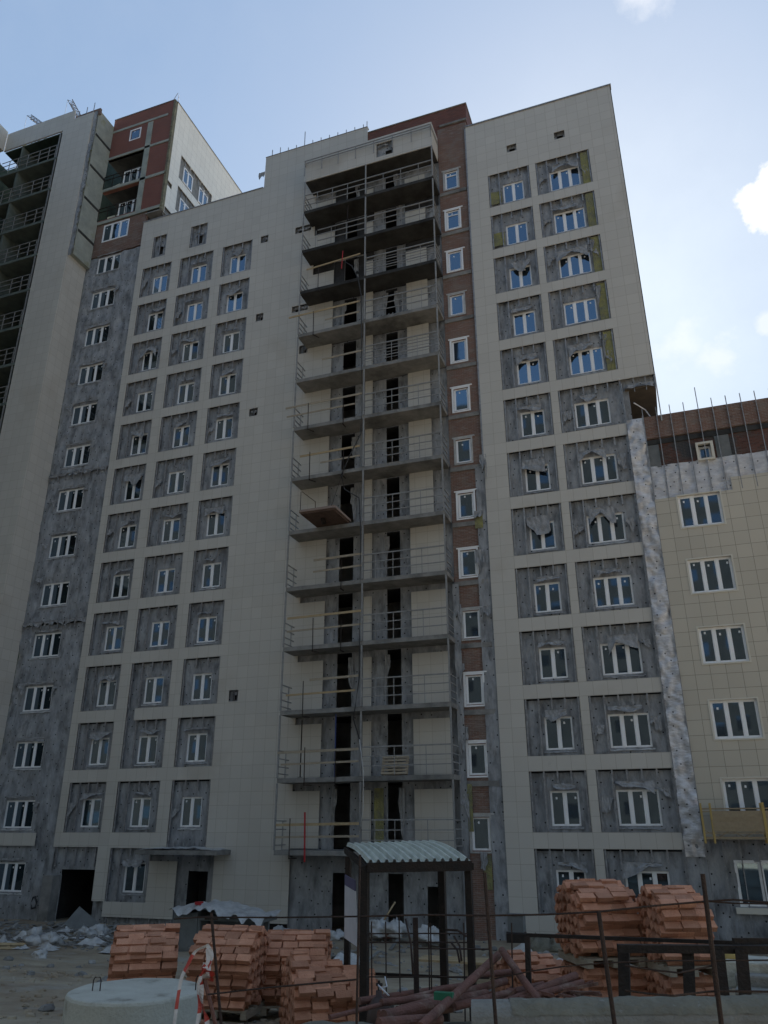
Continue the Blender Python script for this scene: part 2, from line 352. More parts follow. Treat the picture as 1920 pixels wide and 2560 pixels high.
def torn_flap(parent, x0, x1, ztop, drop, seed, y=.10, curl=.16, mode=0, mt=None):
    """sheet torn loose over the window head, hanging in a ragged curve"""
    b = MB(); nu, nv = 26, 9; wd = x1-x0; kr = random.Random(int(seed*13)); kn = [kr.uniform(.35, 1.15) for _ in range(kr.choice((3, 4, 5)))]
    def low(u):
        q_ = u*(len(kn)-1); i_ = min(int(q_), len(kn)-2); a = kn[i_]+(kn[i_+1]-kn[i_])*(q_-i_)+.06*fbm(u*14, seed, 2)
        if mode == 1: a *= .35+.9*math.sin(math.pi*u)           # belly
        elif mode == 2: a *= .45+.75*abs(2*u-1)                  # two corners
        elif mode == 3: a *= .35+.9*u
        elif mode == 4: a *= 1.2-.85*u
        return drop*min(a, 1.25)
    def fn(u, v):
        L = low(u)*FS; z = ztop-v*L; x = x0+u*wd+.10*fbm(u*3, v*2, seed)*v
        yy = y-.6*curl*(v**2)*(.6+.8*fbm(u*3+seed, v, 2.0))-.045*fbm(u*5, v*3, seed+5)-.03*fbm(u*13, v*5, seed+7)
        return (x, yy, z+.04*fbm(u*9, v, seed)*v)
    b.grid(fn, nu, nv)
    return b.build('torn_flap', mt or FLAP, parent, smooth=True)

GAP = lambda z: .2*(z-3.3)/34.6-.08     # where the membrane's loose top edge hangs, below the tiles above it
ROW = lambda k: 6.28+3*k          # window sill heights of storeys
# ============================================================ MAIN BLOCK (left facade, balcony bays, brick stair strip)
def rail_set(b, x0, x1, ztop, zbot, y0=.035, skip=None):
    n_ = max(1, int(round((x1-x0)/.6))); 
    for i in range(0, n_+1):
        x = x0+(x1-x0)*i/n_
        zl = zbot
        if skip and skip[0]-.02 < x < skip[1]+.02: zl = skip[2]+.28
        b.box(x-.03, x+.03, y0, y0+.05, zl, ztop+.3); b.box(x-.02, x-.016, y0+.05, .16, zl, ztop+.3)

main = empty('apartment_block', (-18, 0, -1.1), 'long cream tiled apartment block in the middle, with a tall stack of open concrete balconies', 'building')
clad_r = [(-30.3, -20.85, -.65, 42.62), (-20.85, -17.0, -.65, 45.25), (-17.0, -13.5, 40.9, 45.25), (-13.5, -8.9, 40.9, 42.55)]
holes = []; memr = []; memh = []; rails = MB()
C1 = (-29.82, -27.5); C2 = (-26.83, -24.28); C3 = (-23.6, -21.4)
cw = {0: (-29.02, 1.2), 1: (-26.02, 1.2), 2: (-23.1, 1.2)}
flapspec = {(0,10):.5,(0,9):1.0,(0,7):1.1,(0,6):1.2,(0,5):.55,(0,3):.3,(0,2):.6,(0,0):.4,(0,1):.7,(0,4):.5,(1,11):.35,(1,10):.3,(1,9):.45,(1,8):.5,(1,7):.5,(1,5):.35,(1,1):.3,(1,0):.3,
            (2,11):.6,(2,10):.6,(2,9):.35,(2,8):.55,(2,7):.45,(2,6):.6,(2,5):.7,(2,3):.3,(2,1):.4,(2,4):.35}
recs = []
for ci, (cx0, cx1) in enumerate((C1, C2, C3)):
    for k in range(-1, 11):
        zt = ROW(k)+2.17; zb_ = zt-2.38
        if ci == 2 and k == -1: zb_ = 2.32
        if ci == 1 and k == -1: pass
        x0, x1 = cx0, cx1
        if ci == 1 and k == 0: x0 = -26.83
        recs.append((ci, k, x0, x1, zb_, zt))
holes.append((-26.83, -26.3, 8.2, 9.3)); memr.append((-27, -26.1, 8.0, 9.3))
for (ci, k, x0, x1, z0, z1) in recs:
    holes.append((x0, x1, z0, z1)); memr.append((x0-.1, x1+.1, z0-.1, z1+GAP(z1)))
    wx, ww = cw[ci]; wz = ROW(k); hgt = 1.42
    memh.append((wx+.03, wx+ww-.03, wz+.03, wz+hgt-.03))
    wi = put_window(main, wx, wz, ww, hgt, 2, y=.25)
    if rnd.random() < .7: foil_sill(wi, wx, wz, ww, rnd.randrange(99))
    rail_set(rails, x0+.06, x1-.06, z1, z0, skip=(wx, wx+ww, wz+hgt))
    fs = flapspec.get((ci, k+1))
    sd_ = ci*31+k*7+40
    if fs: torn_flap(main, wx-.1+rnd.uniform(-.1, .35), wx+ww+.05-rnd.uniform(-.1, .35), wz+hgt+.25, fs*.95, sd_, mode=rnd.choice((0, 1, 2, 3, 4)), curl=.2)
    if rnd.random() < .25: torn_flap(main, x0+.05, x0+.5, wz+rnd.uniform(.8, 1.5), rnd.uniform(.5, 1.1), sd_+3, mode=4, curl=.1)
# small top openings, vents
for (a, b_, c, d) in ((-29.25, -28.17, 39.18, 41.0), (-26.26, -24.95, 39.18, 40.98)):
    holes.append((a, b_, c, d)); memr.append((a-.1, b_+.1, c-.1, d+.3)); memh.append(((a+b_)/2-.18, (a+b_)/2+.2, c+.35, c+1.0))
    rail_set(rails, a+.06, b_-.06, d, c); torn_flap(main, (a+b_)/2-.3, (a+b_)/2+.35, c+1.15, .45, int(-a*9), mode=2)
for (a, b_, c, d) in ((-20.8, -20.27, 37.95, 38.5), (-18.35, -17.25, 37.95, 38.45), (-20.75, -20.25, 31.93, 32.46), (-18.31, -17.25, 31.93, 32.4), (-20.75, -20.2, 25.33, 25.83), (-20.75, -20.22, 9.12, 9.68), (-17.7, -17.15, 28.9, 29.45)):
    holes.append((a, b_, c, d)); memr.append((a-.1, b_+.1, c-.1, d+.25)); memh.append((a+.15, a+.35, c+.1, c+.32))
    rail_set(rails, (a+b_)/2, (a+b_)/2+.01, d, c); torn_flap(main, a+.08, b_-.1, d-.08, .3, int(-a*5+c), mode=3, curl=.05)
# ground storey of the left facade
holes += [(-30.3, -27.55, -.65, 2.4), (-26.8, -24.45, 0, 2.36), (-24.45, -22.9, 1.8, 2.36), (-22.9, -20.9, -.65, 2.36), (-27.55, -26.85, -.65, 0.0)]
memr += [(-30.4, -27.5, 1.36, 2.6), (-26.9, -24.35, -.1, 2.6), (-27.6, -26.8, -1.3, .1), (-27, -20.85, -1.3, -.55), (-24.5, -20.8, -.9, 2.5), (-30.3, -29.7, -1.3, 1.5)]
memh += [(-25.97, -24.78, .4, 1.72), (-22.35, -21.3, -1.2, 1.38), (-26.3, -25.9, -1.3, -.9)]
wi = put_window(main, -26.0, .37, 1.25, 1.38, 2, y=.25); foil_sill(wi, 0, 0, 1.25, 5)
torn_flap(main, -26.05, -24.9, 1.85, .55, 77, mode=1, curl=.2)
rail_set(rails, -26.75, -24.5, 2.36, 0.0, skip=(-26, -24.75, 1.75)); rail_set(rails, -30.1, -27.7, 2.4, 1.5); rail_set(rails, -24.3, -21, 2.3, 2.0)
for i in range(7): rails.box(-26.6+i*.6-.02, -26.6+i*.6+.02, .03, .08, -.95, -.6)
# balcony back walls, storey by storey
KB = [2.15+3*k for k in range(13)]        # underside of each slab
levels = [-1.1]+KB
for i, zb_ in enumerate([-1.1-.2]+KB):
    z0 = zb_+.22; z1 = zb_+3.0
    if i == len(KB): z1 = 40.7
    low = i <= 4
    if i == 0: z1 = 2.2
    gap = .32 if low and i > 0 else (.75 if i >= 11 else .0)  # tiles of the top storeys stop short for the painted shade strips
    if i > 0:
        for (a, b_) in ((-17.0, -15.62), (-13.52, -13.1), (-11.05, -9.25 if i < 6 else -9.8)):
            clad_r.append((a, b_, z0+.03, z1-gap))
    memr.append((-17.1, -8.8, z0-.05, z1+.05))
    dz = z1-.35 if i else 1.42
    memh.append((-14.95, -14.18, z0, dz+.35 if i else dz)); memh.append((-12.35, -11.66, z0, dz+.35 if i else dz))
    if i == 0: memh.append((-10.6, -10.1, z0, .95))
cm = cladding(clad_r, holes).build('tile_cladding', TILE, main)
membrane(memr, memh).build('membrane_wall', MEMB, main, smooth=True)
rails.build('mounting_profiles', STEEL, main)
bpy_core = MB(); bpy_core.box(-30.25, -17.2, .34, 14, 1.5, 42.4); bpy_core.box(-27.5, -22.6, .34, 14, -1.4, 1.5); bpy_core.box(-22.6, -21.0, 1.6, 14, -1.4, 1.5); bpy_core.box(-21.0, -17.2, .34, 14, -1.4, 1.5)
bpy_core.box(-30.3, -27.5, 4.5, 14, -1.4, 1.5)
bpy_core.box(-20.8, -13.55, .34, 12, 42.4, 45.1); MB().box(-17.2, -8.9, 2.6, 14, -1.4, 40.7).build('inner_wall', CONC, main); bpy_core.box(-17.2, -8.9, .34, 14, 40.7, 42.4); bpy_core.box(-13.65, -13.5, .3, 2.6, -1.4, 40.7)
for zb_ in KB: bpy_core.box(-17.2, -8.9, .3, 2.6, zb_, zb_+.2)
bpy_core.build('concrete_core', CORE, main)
SOOT_SHADE = mat('soot_shade_membrane', (.05, .05, .052), .9, (.02, .02, .02), 1.5, .5, 6)  # soot of the left bay walls, and shade painted under the slabs
for i, zb_ in enumerate(KB):
    for (xl, xr) in ((-14.95, -14.18), (-12.35, -11.66)):
        if rnd.random() < .25: torn_flap(main, xl-.12, xl+.16, zb_+2.75, 2.9, 700+i*4+int(xl), y=.12, mode=4, curl=.06)
        if rnd.random() < .25: torn_flap(main, xr-.16, xr+.12, zb_+2.75, 3.0, 800+i*4+int(xl), y=.12, mode=3, curl=.06)
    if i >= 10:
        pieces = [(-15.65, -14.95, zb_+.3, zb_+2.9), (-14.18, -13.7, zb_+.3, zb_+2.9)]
        if i < 12: pieces += [(-17.1, -15.66, zb_+2.25, zb_+3.0), (-13.55, -13.08, zb_+2.25, zb_+3.0), (-11.1, -9.0, zb_+2.25, zb_+3.0)]  # shade below the slab, painted as dark strips over the wall tops
        for q_ in pieces: membrane([q_], [], y=.13, seed=i+q_[0]).build('soot_shade_membrane', SOOT_SHADE, main, smooth=True)
# brick stair strip and penthouse
strip_w = [2.32+3*k for k in range(13)]
bs = cladding([(-8.9, -7.1, -1.2, 43.3)], [(-8.56, -7.76, z+.05, z+1.33) for z in strip_w], y=.1, t=.2); bs.build('brick_strip', BRICK, main)
ph = MB(); ph.box(-13.5, -7.05, .1, 6, 43.55, 44.8); ph.box(-13.5, -8.9, .1, 6, 42.4, 43.55); ph.box(-8.9, -7.05, .12, 6, 43.32, 43.55); ph.build('penthouse_wall', grid_mat('dark_red_brick', (.17, .075, .06), (.11, .075, .07), .26, .077, 0, 0, .010, .9, var=.2, brick=True, bump=.6, mot=.2), main)
pl = MB(); pl.box(-8.75, -7.05, .02, .12, 43.42, 43.56); pl.box(-13.52, -7.0, .05, 6.05, 44.8, 44.86)
pl.build('lintel', CONC, main)
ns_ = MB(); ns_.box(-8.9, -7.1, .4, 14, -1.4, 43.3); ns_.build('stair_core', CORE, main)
for i, z in enumerate(strip_w):
    wi = put_window(main, -8.56, z+.02, .8, 1.36, 1, y=.13, transom=(i >= 11))
    sr = MB(); a, b_, c, d = -8.66, -7.68, z-.06, z+1.44
    sr.box(a, -8.56, .06, .16, c, d); sr.box(-7.76, b_, .06, .16, c, d); sr.box(-8.56, -7.76, .062, .158, d-.08, d); sr.box(-8.56, -7.76, .062, .158, c, c+.07)
    sr.box(a-.08, b_+.12, .05, .11, d+.002, d+.06)
    sr.v = [(x+8.56, y-.13, z_-z-.02) for x, y, z_ in sr.v]
    o = sr.build('surround', PVC if i % 3 else WFILM); o.parent = wi
    if i: MB().box(-8.88, -7.25, .04, .14, z-.42+.0, z-.2).build('floor_band', CONC, main)
# grey membrane running down beside the brick strip, with torn edges
for (za, zb_, xa) in ((-1.2, 14.4, -7.72), (14.4, 20.0, -7.62), ):
    membrane([(xa, -7.05, za, zb_)], [], y=.05, amp=.05, seed=5).build('membrane_wall', MEMB, main, smooth=True)
membrane([(-8.98, -8.66, -1.2, 14.0)], [], y=-.02, amp=.05, seed=8).build('membrane_wall', MEMB, main, smooth=True)
MB().box(-7.2, -7.12, -.01, .1, 20, 42.6).build('corner_profile', STEEL, main)
for i, (z, x0, x1, dr) in enumerate(((20.6, -7.35, -7.0, 2.0), (17.6, -7.75, -7.3, .7), (15.6, -7.8, -7.35, 1.6), (13.0, -8.9, -8.6, 1.5), (10.2, -8.85, -8.55, 1.6), (7.4, -8.85, -8.5, 1.4), (4.6, -8.95, -8.6, 1.8), (2.3, -8.2, -7.9, 1.4), (12.8, -7.6, -7.2, .8))):
    torn_flap(main, x0, x1, z, dr, 200+i, y=.0, curl=.25, mode=(3, 4, 0)[i % 3])
for (a, b_, c, d) in ((-7.75, -7.35, 16.7, 17.5), (-8.75, -8.45, 3.1, 5.0), (-8.1, -7.75, .9, 2.2), (-12.95, -12.5, 2.5, 4.9)):
    membrane([(a, b_, c, d)], [], y=.035, step=.1, amp=.05, seed=a).build('yellow_insulation', WOOL, main, smooth=True)
# balconies
XL, XM, XR, YF = -17.2, -13.12, -8.93, -1.2
jag = random.Random(3)
for i, z in enumerate(KB):
    b = MB()
    n_ = 30
    def fn(u, v):
        x = XL+u*(XR-XL); e = .02*fbm(x*2, i, 0)+.012*fbm(x*9, i, 4)
        return [(x, .1, z), (x, YF+.0+e, z), (x, YF+e, z+.2+e*.6), (x, .1, z+.2)][round(v*3)]
    b.grid(fn, n_, 3)
    for u in (0, 1):
        q = [fn(u, v) for v in (0, 1/3, 2/3, 1)]
        b.quad(*q)
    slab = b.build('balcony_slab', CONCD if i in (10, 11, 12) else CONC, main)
    # posts
    for x in (XL+.02, XM, XR-.02):
        if i == len(KB)-1: t = 40.7
        else: t = z+3.0
        p = MB(); p.box(x-.035, x+.035, YF-.06, YF+.01, z+.2, t-.02); o = p.build('post', RAILM); attach(o, slab)
    zt = z+.2
    # right bay railing
    b = MB()
    for h in (1.22, .82, .42):
        b.bar((XM, YF-.02, zt+h), (XR, YF-.02, zt+h), .055 if h > 1 else .04)
    vb = (-12.0, -10.9, -9.8) if i > 8 else (-12.45, -11.55, -10.1)
    for x in vb: b.box(x-.014, x+.014, YF-.035, YF-.005, zt, zt+1.22)
    if i == 8 or i == 10:
        for h in (.25, .6, 1.0): b.bar((XM, YF-.02, zt+h), (XR, YF-.02, zt+h), .022)
    attach(b.build('railing', RAILM), slab)
    # end railings
    for x in (XL+.02, XR-.02):
        b = MB()
        for h in (1.2, .85, .5, .2): b.bar((x, YF, zt+h), (x, -.15, zt+h), .045)
        if x < -15: b.box(x-.02, x+.02, -.5, -.46, zt, zt+1.2)
        attach(b.build('end_railing', RAILM), slab)
    # left bay
    b = MB()
    if i >= 11:
        for h in (1.22, .85, .42): b.bar((XL if i == 12 else -16.2, YF-.02, zt+h), (XM, YF-.02, zt+h), .045)
        for x in (-16.3, -15.3, -14.3): b.box(x-.015, x+.015, YF-.035, YF-.005, zt, zt+1.22)
        attach(b.build('railing', RAILM), slab)
    if 3 < i < 10: # the left end of a few slabs is stained dark
        pass
# upper white-clad balcony box
top = cladding([(XL, XR, 40.72, 42.62)], [(-12.45, -11.37, 41.03, 42.12)], y=YF, t=.05)
top.box(XR-.03, XR, YF+.06, .08, 40.72, 42.62); top.box(XL, XL+.02, YF+.06, -.02, 40.72, 42.0)
top.build('balcony_parapet', TILE, main)
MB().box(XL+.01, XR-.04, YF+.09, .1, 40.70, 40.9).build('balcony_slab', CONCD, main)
membrane([(-12.6, -11.2, 40.95, 42.3)], [(-11.9, -11.5, 41.2, 41.5)], y=YF+.16).build('membrane_wall', MEMB, main, smooth=True)
MB().box(-12.7, -11.1, YF+.3, YF+.36, 40.9, 42.5).build('parapet_back', CORE, main)
torn_flap(main, -12.4, -11.7, 42.0, .5, 90, y=YF+.08, mode=2)
b = MB()
for h in (42.42, 42.22): b.bar((XL+.02, YF-.2, h-.2), (XR, YF-.2, h-.2), .05)
for x in (XL+.04, -16.0, -14.9, -13.75, -12.55, -11.35, -10.15, XR-.02): b.box(x-.022, x+.022, YF-.21, YF-.17, 41.25 if x > -17 else 41.0, 42.22)
for h in (42.2, 42.0): b.bar((XL+.02, YF-.2, h), (XL+.02, -.2, h-.35), .05); b.bar((XR, YF-.2, h), (XR, .0, h), .05)
b.build('railing', RAILM, main)
# roof edge strips and studs
b = MB(); b.box(-30.35, -20.9, -.04, .3, 42.62, 42.68); b.box(-20.87, -13.5, -.03, .3, 45.25, 45.28); b.build('roof_edge', STEEL, main)
for i in range(13):
    x = -20.4+i*.6 if i < 12 else -13.55
    if x > -13.5: continue
    h = 1.3 if i == 4 else (.55 if i in (0, 1) else .32)
    if i == 12: h = .5
    MB().box(x-.02, x+.02, .0, .04, 45.25, 45.25+h).build('roof_stud', STEEL, main)
torn_flap(main, -21.3, -20.85, 44.0, 1.35, 55, y=-.02, curl=.15, mode=3)
# entrance canopy
b = MB(); b.box(-24.45, -20.05, -1.2, .0, 2.12, 2.32); b.build('entrance_canopy', CONC, main)
b = MB()
def fn(u, v): x = -24.3+u*4.1; return (x, -1.22+v*1.2, 2.34+.08*fbm(x*2, v*3, 1)+.12*math.sin(u*3.14)*(1-abs(v-.5)))
b.grid(fn, 24, 8); tag(b.build('plastic_sheet', WFILM, smooth=True), 'crumpled pale plastic sheet lying on the concrete entrance canopy', 'plastic sheet')

# ============================================================ RIGHT TOWER
twr = empty('apartment_tower', (-3, 0, -1.1), 'tall cream tiled tower right of the brick strip, with yellow insulation beside its upper windows', 'building')
clad_r = [(-7.12, 1.42, 23.45, 42.72), (-7.12, -.17, -.62, 23.45)]; holes = []; memr = []; memh = []; rails = MB()
D1 = (-5.96, -3.58); D2 = (-3.21, -.22)
for (a, b_, c, d) in ((-4.74, -4.18, 39.82, 40.35), (-1.99, -1.4, 39.8, 40.34)): holes.append((a, b_, c, d)); memr.append((a-.1, b_+.1, c-.1, d+.3)); memh.append((a+.12, b_-.12, c+.12, d-.15))
dflap = {12: (0, 0, .9, 2), 11: (0, 0, .6, 3), 10: (.55, 1, .75, 2), 9: (.2, 0, 0, 0), 8: (.6, 2, .9, 4), 7: (.25, 0, .55, 1), 6: (1.0, 0, .7, 2), 5: (.95, 0, 1.25, 2), 4: (.15, 0, .3, 0), 3: (.3, 0, 1.2, 0), 2: (.65, 0, .4, 1), 1: (.25, 0, .5, 3), 0: (.35, 3, .6, 4)}
for row in range(13):
    k = row-2; wz = ROW(k); z1 = wz+2.17; z0 = z1-2.38
    low = row <= 7
    x2 = -.17 if low else -.22
    holes += [(D1[0], D1[1], z0, z1), (D2[0], x2, z0, z1)]
    memr += [(D1[0]-.1, D1[1]+.1, z0-.1, z1+GAP(z1)), (D2[0]-.1, x2+.1, z0-.1, z1+GAP(z1)+.01)]
    memh += [(-5.17, -3.99, wz+.03, wz+1.39), (-2.5, -.85, wz+.03, wz+1.39)]
    wi = put_window(twr, -5.2, wz, 1.24, 1.42, 2, y=.25); foil_sill(wi, 0, 0, 1.24, row*3+1)
    wi = put_window(twr, -2.53, wz, 1.71, 1.42, 3, y=.25); foil_sill(wi, 0, 0, 1.71, row*5+2)
    rail_set(rails, D1[0]+.06, D1[1]-.06, z1, z0, skip=(-5.2, -3.96, wz+1.42)); rail_set(rails, D2[0]+.06, x2-.06, z1, z0, skip=(-2.53, -.82, wz+1.42))
    f1, m1_, f2, m2_ = dflap[row]
    if f1: torn_flap(twr, -5.3+rnd.uniform(0, .3), -3.9-rnd.uniform(0, .3), wz+1.68, f1+.2, 300+row, mode=m1_, curl=.22)
    if f2: torn_flap(twr, -2.65+rnd.uniform(0, .5), -.95-rnd.uniform(-.1, .4), wz+1.72, f2*.8+.15, 340+row, mode=m2_, curl=.25)
    if rnd.random() < .45: torn_flap(twr, -3.1, -2.65, wz+rnd.uniform(.9, 1.5), rnd.uniform(.6, 1.2), 380+row, mode=4, curl=.12)
    if rnd.random() < .6: torn_flap(twr, -.8, -.4, wz+rnd.uniform(1.0, 1.5), rnd.uniform(.5, 1.2), 400+row, mode=3, curl=.15)
    if row >= 8:
        membrane([(-.72, -.25, z0+.02, z1-.05)], [], y=.085, step=.1, amp=.04, seed=row).build('yellow_insulation', WOOL, twr, smooth=True)
        if row in (10, 9, 8): torn_flap(twr, -.78, -.55, z1-.2, 1.5, 420+row, y=.07, mode=4, curl=.05)
        if row >= 11: membrane([(-5.9, -5.25, z0+.25, z0+1.15)], [], y=.085, step=.1, amp=.05, seed=row).build('yellow_insulation', WOOL, twr, smooth=True)
# corner under the overhang
memr += [(-.3, .12, 20.5, 23.6), (-.3, 1.3, 22.95, 23.6)]
cladding(clad_r, holes).build('tile_cladding', TILE, twr)
membrane(memr, memh, seed=40).build('membrane_wall', MEMB, twr, smooth=True)
for x in (.4, .95, 1.35): rails.box(x-.02, x+.02, .03, .09, 22.7, 23.5)
rails.build('mounting_profiles', STEEL, twr)
b = MB(); b.box(-7.1, 1.38, .36, 13, 22.95, 42.6); b.box(-7.1, -.05, .36, 13, -1.4, 22.95); b.box(1.38, 1.42, .0, 13, 23.4, 42.7); b.build('concrete_core', CORE, twr)
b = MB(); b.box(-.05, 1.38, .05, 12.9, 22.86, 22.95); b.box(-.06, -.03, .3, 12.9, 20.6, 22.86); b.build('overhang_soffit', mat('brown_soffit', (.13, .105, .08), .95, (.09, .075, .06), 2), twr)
MB().box(-7.15, 1.46, -.05, .35, 42.72, 42.80).build('roof_edge', STEEL, twr)
b = MB()
for i in range(26): b.box(1.38+.03*fbm(i, 0, 0), 1.43+.06*fbm(i, 2, 0), -.02, .1, 20.9+i*.1, 20.98+i*.1)
b.build('torn_corner_strip', WFILM, twr)
torn_flap(twr, .1, 1.3, 23.1, .35, 470, y=.0, curl=.2, mode=2)

# ============================================================ LOW RIGHT WING
wing = empty('apartment_wing', (5, 0, -1.1), 'low beige tiled wing at the right edge with a bare brick parapet on top', 'building')
wz_ = [.5, 3.5, 6.5, 9.5, 12.5, 15.5]
holes = [(1.55, 3.3, z, z+1.5) for z in wz_[1:]]+[(6.6, 8.4, z, z+1.5) for z in wz_[1:]]
cladding([(.57, 13, 2.83, 17.0), (3.85, 13, 17.0, 17.6)], holes).build('tile_cladding', TILER, wing)
b = cladding([(.3, 13, 20.1, 21.25)], [], y=.08, t=.3); b.build('brick_parapet', BRICK, wing)
cladding([(.3, 13, 18.5, 20.1)], [(2.74, 3.3, 18.7, 19.4)], y=.16, t=.2).build('brick_band', grid_mat('dark_brown_brick', (.12, .055, .042), (.12, .11, .10), .26, .077, 0, 0, .011, .9, var=.25, brick=True, bump=.6, mot=.5, dirt=((.06, .06, .062), 1.1, .48, .6)), wing)
MB().box(.35, 13, .10, .18, 19.78, 20.02).build('concrete_band', CONCD, wing)
MB().box(3.5, 4.1, .10, .15, 18.6, 19.75).build('plaster_patch', GREYB, wing)
MB().box(.6, 1.1, .10, .15, 18.6, 19.75).build('plaster_patch', GREYB, wing)
membrane([(.5, 13, 16.9, 18.66)], [(1.6, 3.3, 16, 16.95)], y=.10, step=.12, amp=.07, seed=60).build('white_film', FILM, wing, smooth=True)
b = MB()
for i in range(20):
    x = .6+i*.61; MB().box(x-.017, x+.017, -.01, .05, 17.0, 21.25+(1.1 if i == 4 else .42)).build('mounting_profile', STEEL, wing)
for i, z in enumerate(wz_):
    for x in (1.55, 6.6):
        if i == 0: continue
        wi = put_window(wing, x-.005, z-.005, 1.76, 1.51, 3, y=.10)
        s_ = MB(); a, b_, c, d = x-.07, x+1.82, z-.06, z+1.56
        s_.box(a, x, -.02, .16, c, d); s_.box(x+1.75, b_, -.02, .16, c, d); s_.box(x, x+1.75, -.018, .158, d-.06, d); s_.box(x, x+1.75, -.03, .16, c, c+.06)
        s_.v = [(p-x+.005, q-.10, r_-z+.005) for p, q, r_ in s_.v]; o = s_.build('surround', REVEAL); o.parent = wi
wi = put_window(wing, 2.74, 18.68, .56, .72, 1, y=.3)
s_ = MB(); s_.box(2.66, 2.76, -.02, .3, 18.6, 19.5); s_.box(3.28, 3.4, -.02, .3, 18.6, 19.5); s_.box(2.76, 3.28, -.018, .298, 19.4, 19.5); s_.box(2.76, 3.28, -.018, .298, 18.6, 18.69)
s_.v = [(p-2.74, q-.3, r_-18.68) for p, q, r_ in s_.v]; o = s_.build('surround', REVEAL); o.parent = wi
# vertical film strip in the corner between tower and wing
membrane([(-.17, .56, 2.2, 21.2)], [], y=.03, step=.09, amp=.16, k=1.8, seed=80).build('corner_film', FILM, wing, smooth=True)
b = MB()
b.box(.55, .59, -.03, .05, 2.2, 21.3); b.box(-.19, -.15, -.05, .03, 1.0, 23.2); b.build('corner_profiles', STEEL, wing)
membrane([(-.2, 13, -1.3, 2.83)], [(1.55, 3.3, .55, 2.05)], y=.1, step=.14, amp=.06, seed=91).build('membrane_wall', MEMB, wing, smooth=True)
put_window(wing, 1.52, .52, 1.8, 1.58, 2, y=.1)
MB().box(1.35, 3.5, -.08, .12, .3, .5).build('sill', REVEAL, wing)
b = MB()
for i in range(20): x = .6+i*.61; MB().box(x-.02, x+.02, -.02, .04, -.6, 2.83).build('base_profile', STEEL, wing)
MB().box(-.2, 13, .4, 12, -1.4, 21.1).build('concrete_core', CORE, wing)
# bent white tube poking out of the corner
o = MB().tube([(.28, -.3, 21.9), (.75, .3, 21.75), (1.05, .5, 21.2)], .03).build('white_tube', WHITEP); tag(o, 'thin bent white tube sticking out over the top of the film strip under the overhang', 'tube')

# ============================================================ LEFT TOWER (cream front block, recessed membrane strip, brick top, pale side wall)
lt = empty('apartment_tower', (-36, 0, -1.1), 'far left tower with stacked loggias, a bare red brick top and a pale side wall', 'building')
YB = -1.8
b = cladding([(-43.25, -34.87, 52.2, 54.0), (-37.55, -34.87, -1.3, 54.0)], [(-36.72, -34.86, 53.1, 54.1)], y=YB, t=.1)
b.box(-34.93, -34.87, YB+.101, .1, -1.3, 40.0)
b.build('tile_cladding', TILE, lt)
b = MB(); b.box(-36.7, -34.4, YB+.12, YB+.3, 52.9, 53.45); b.build('brick_parapet', BRICK, lt)
membrane([(-34.86, -34.55, 39.7, 53.2)], [], y=YB+.1, step=.12, amp=.08, seed=33).build('membrane_wall', MEMB, lt, smooth=True)
b = MB(); b.box(-34.9, -34.55, YB+.2, .1, 39.9, 53.4); b.box(-37.5, -34.9, YB+.12, .1, -1.4, 52.9); b.build('side_wall', GRCONC, lt)
for z in (41.9, 44.9, 47.9, 50.9): MB().box(-34.56, -34.52, YB+.25, .08, z, z+.2).build('floor_band', CONCD, lt)
for i in range(16): torn_flap(lt, -34.75+.1*fbm(i, 0, 1), -34.5, 52.5-i*.8, .6, 500+i, y=YB+.12, curl=.1, mode=i % 5, mt=WOOL if i in (4, 5, 9) else None)
# recessed strip
sw = [6.25+3*k for k in range(-2, 12)]
mh = [(-33.92, -32.03, z+.03, z+1.39) for z in sw]+[(-30.35, -29.95, -1.3, 1.1)]
membrane([(-34.9, -30.25, 14.25, 40.7), (-34.9, -30.25, -1.3, 14.1)], mh, y=.16, step=.16, amp=.09, k=1.1, seed=21).build('membrane_wall', MEMB, lt, smooth=True)
for z in sw:
    wi = put_window(lt, -33.97, z, 1.97, 1.42, 3, y=.20); foil_sill(wi, 0, 0, 1.97, int(z*3))
    if rnd.random() < .8: torn_flap(lt, -34.0, -32.0, z+1.6, rnd.choice((.15, .22, .3)), int(z*7), y=.10, curl=.08, mode=0)
    if rnd.random() < .6: torn_flap(lt, -34.5, -34.0, z+rnd.uniform(.5, 2.0), rnd.uniform(.5, .9), int(z*5), y=.10, curl=.15, mode=3)
    if rnd.random() < .5: torn_flap(lt, -32.05, -31.7, z+1.3, rnd.uniform(.4, .9), int(z*5)+2, y=.10, curl=.15, mode=4)
for zs, s0 in ((23.75, 610), (14.3, 640)):
    for i in range(6): torn_flap(lt, -34.8+i*.75, -34.1+i*.75, zs, .25+.2*rnd.random(), s0+i, y=.03, curl=.12, mode=i % 5)
    MB().box(-34.85, -30.35, .02, .1, zs+.0, zs+.04).build('seam_profile', STEEL, lt)
b = MB()
for i in range(8): x = -34.7+i*.6; MB().box(x-.02, x+.02, .0, .07, 23.3, 23.85).build('mounting_profile', STEEL, lt); MB().box(x-.02, x+.02, .0, .07, 13.8, 14.4).build('mounting_profile', STEEL, lt)
MB().box(-35, -30.3, .4, 14, -1.4, 43.5).build('concrete_core', CORE, lt)
cladding([(-37, -31.5, 2.43, 3.05)], [], y=-.02).build('tile_band', TILE, lt)
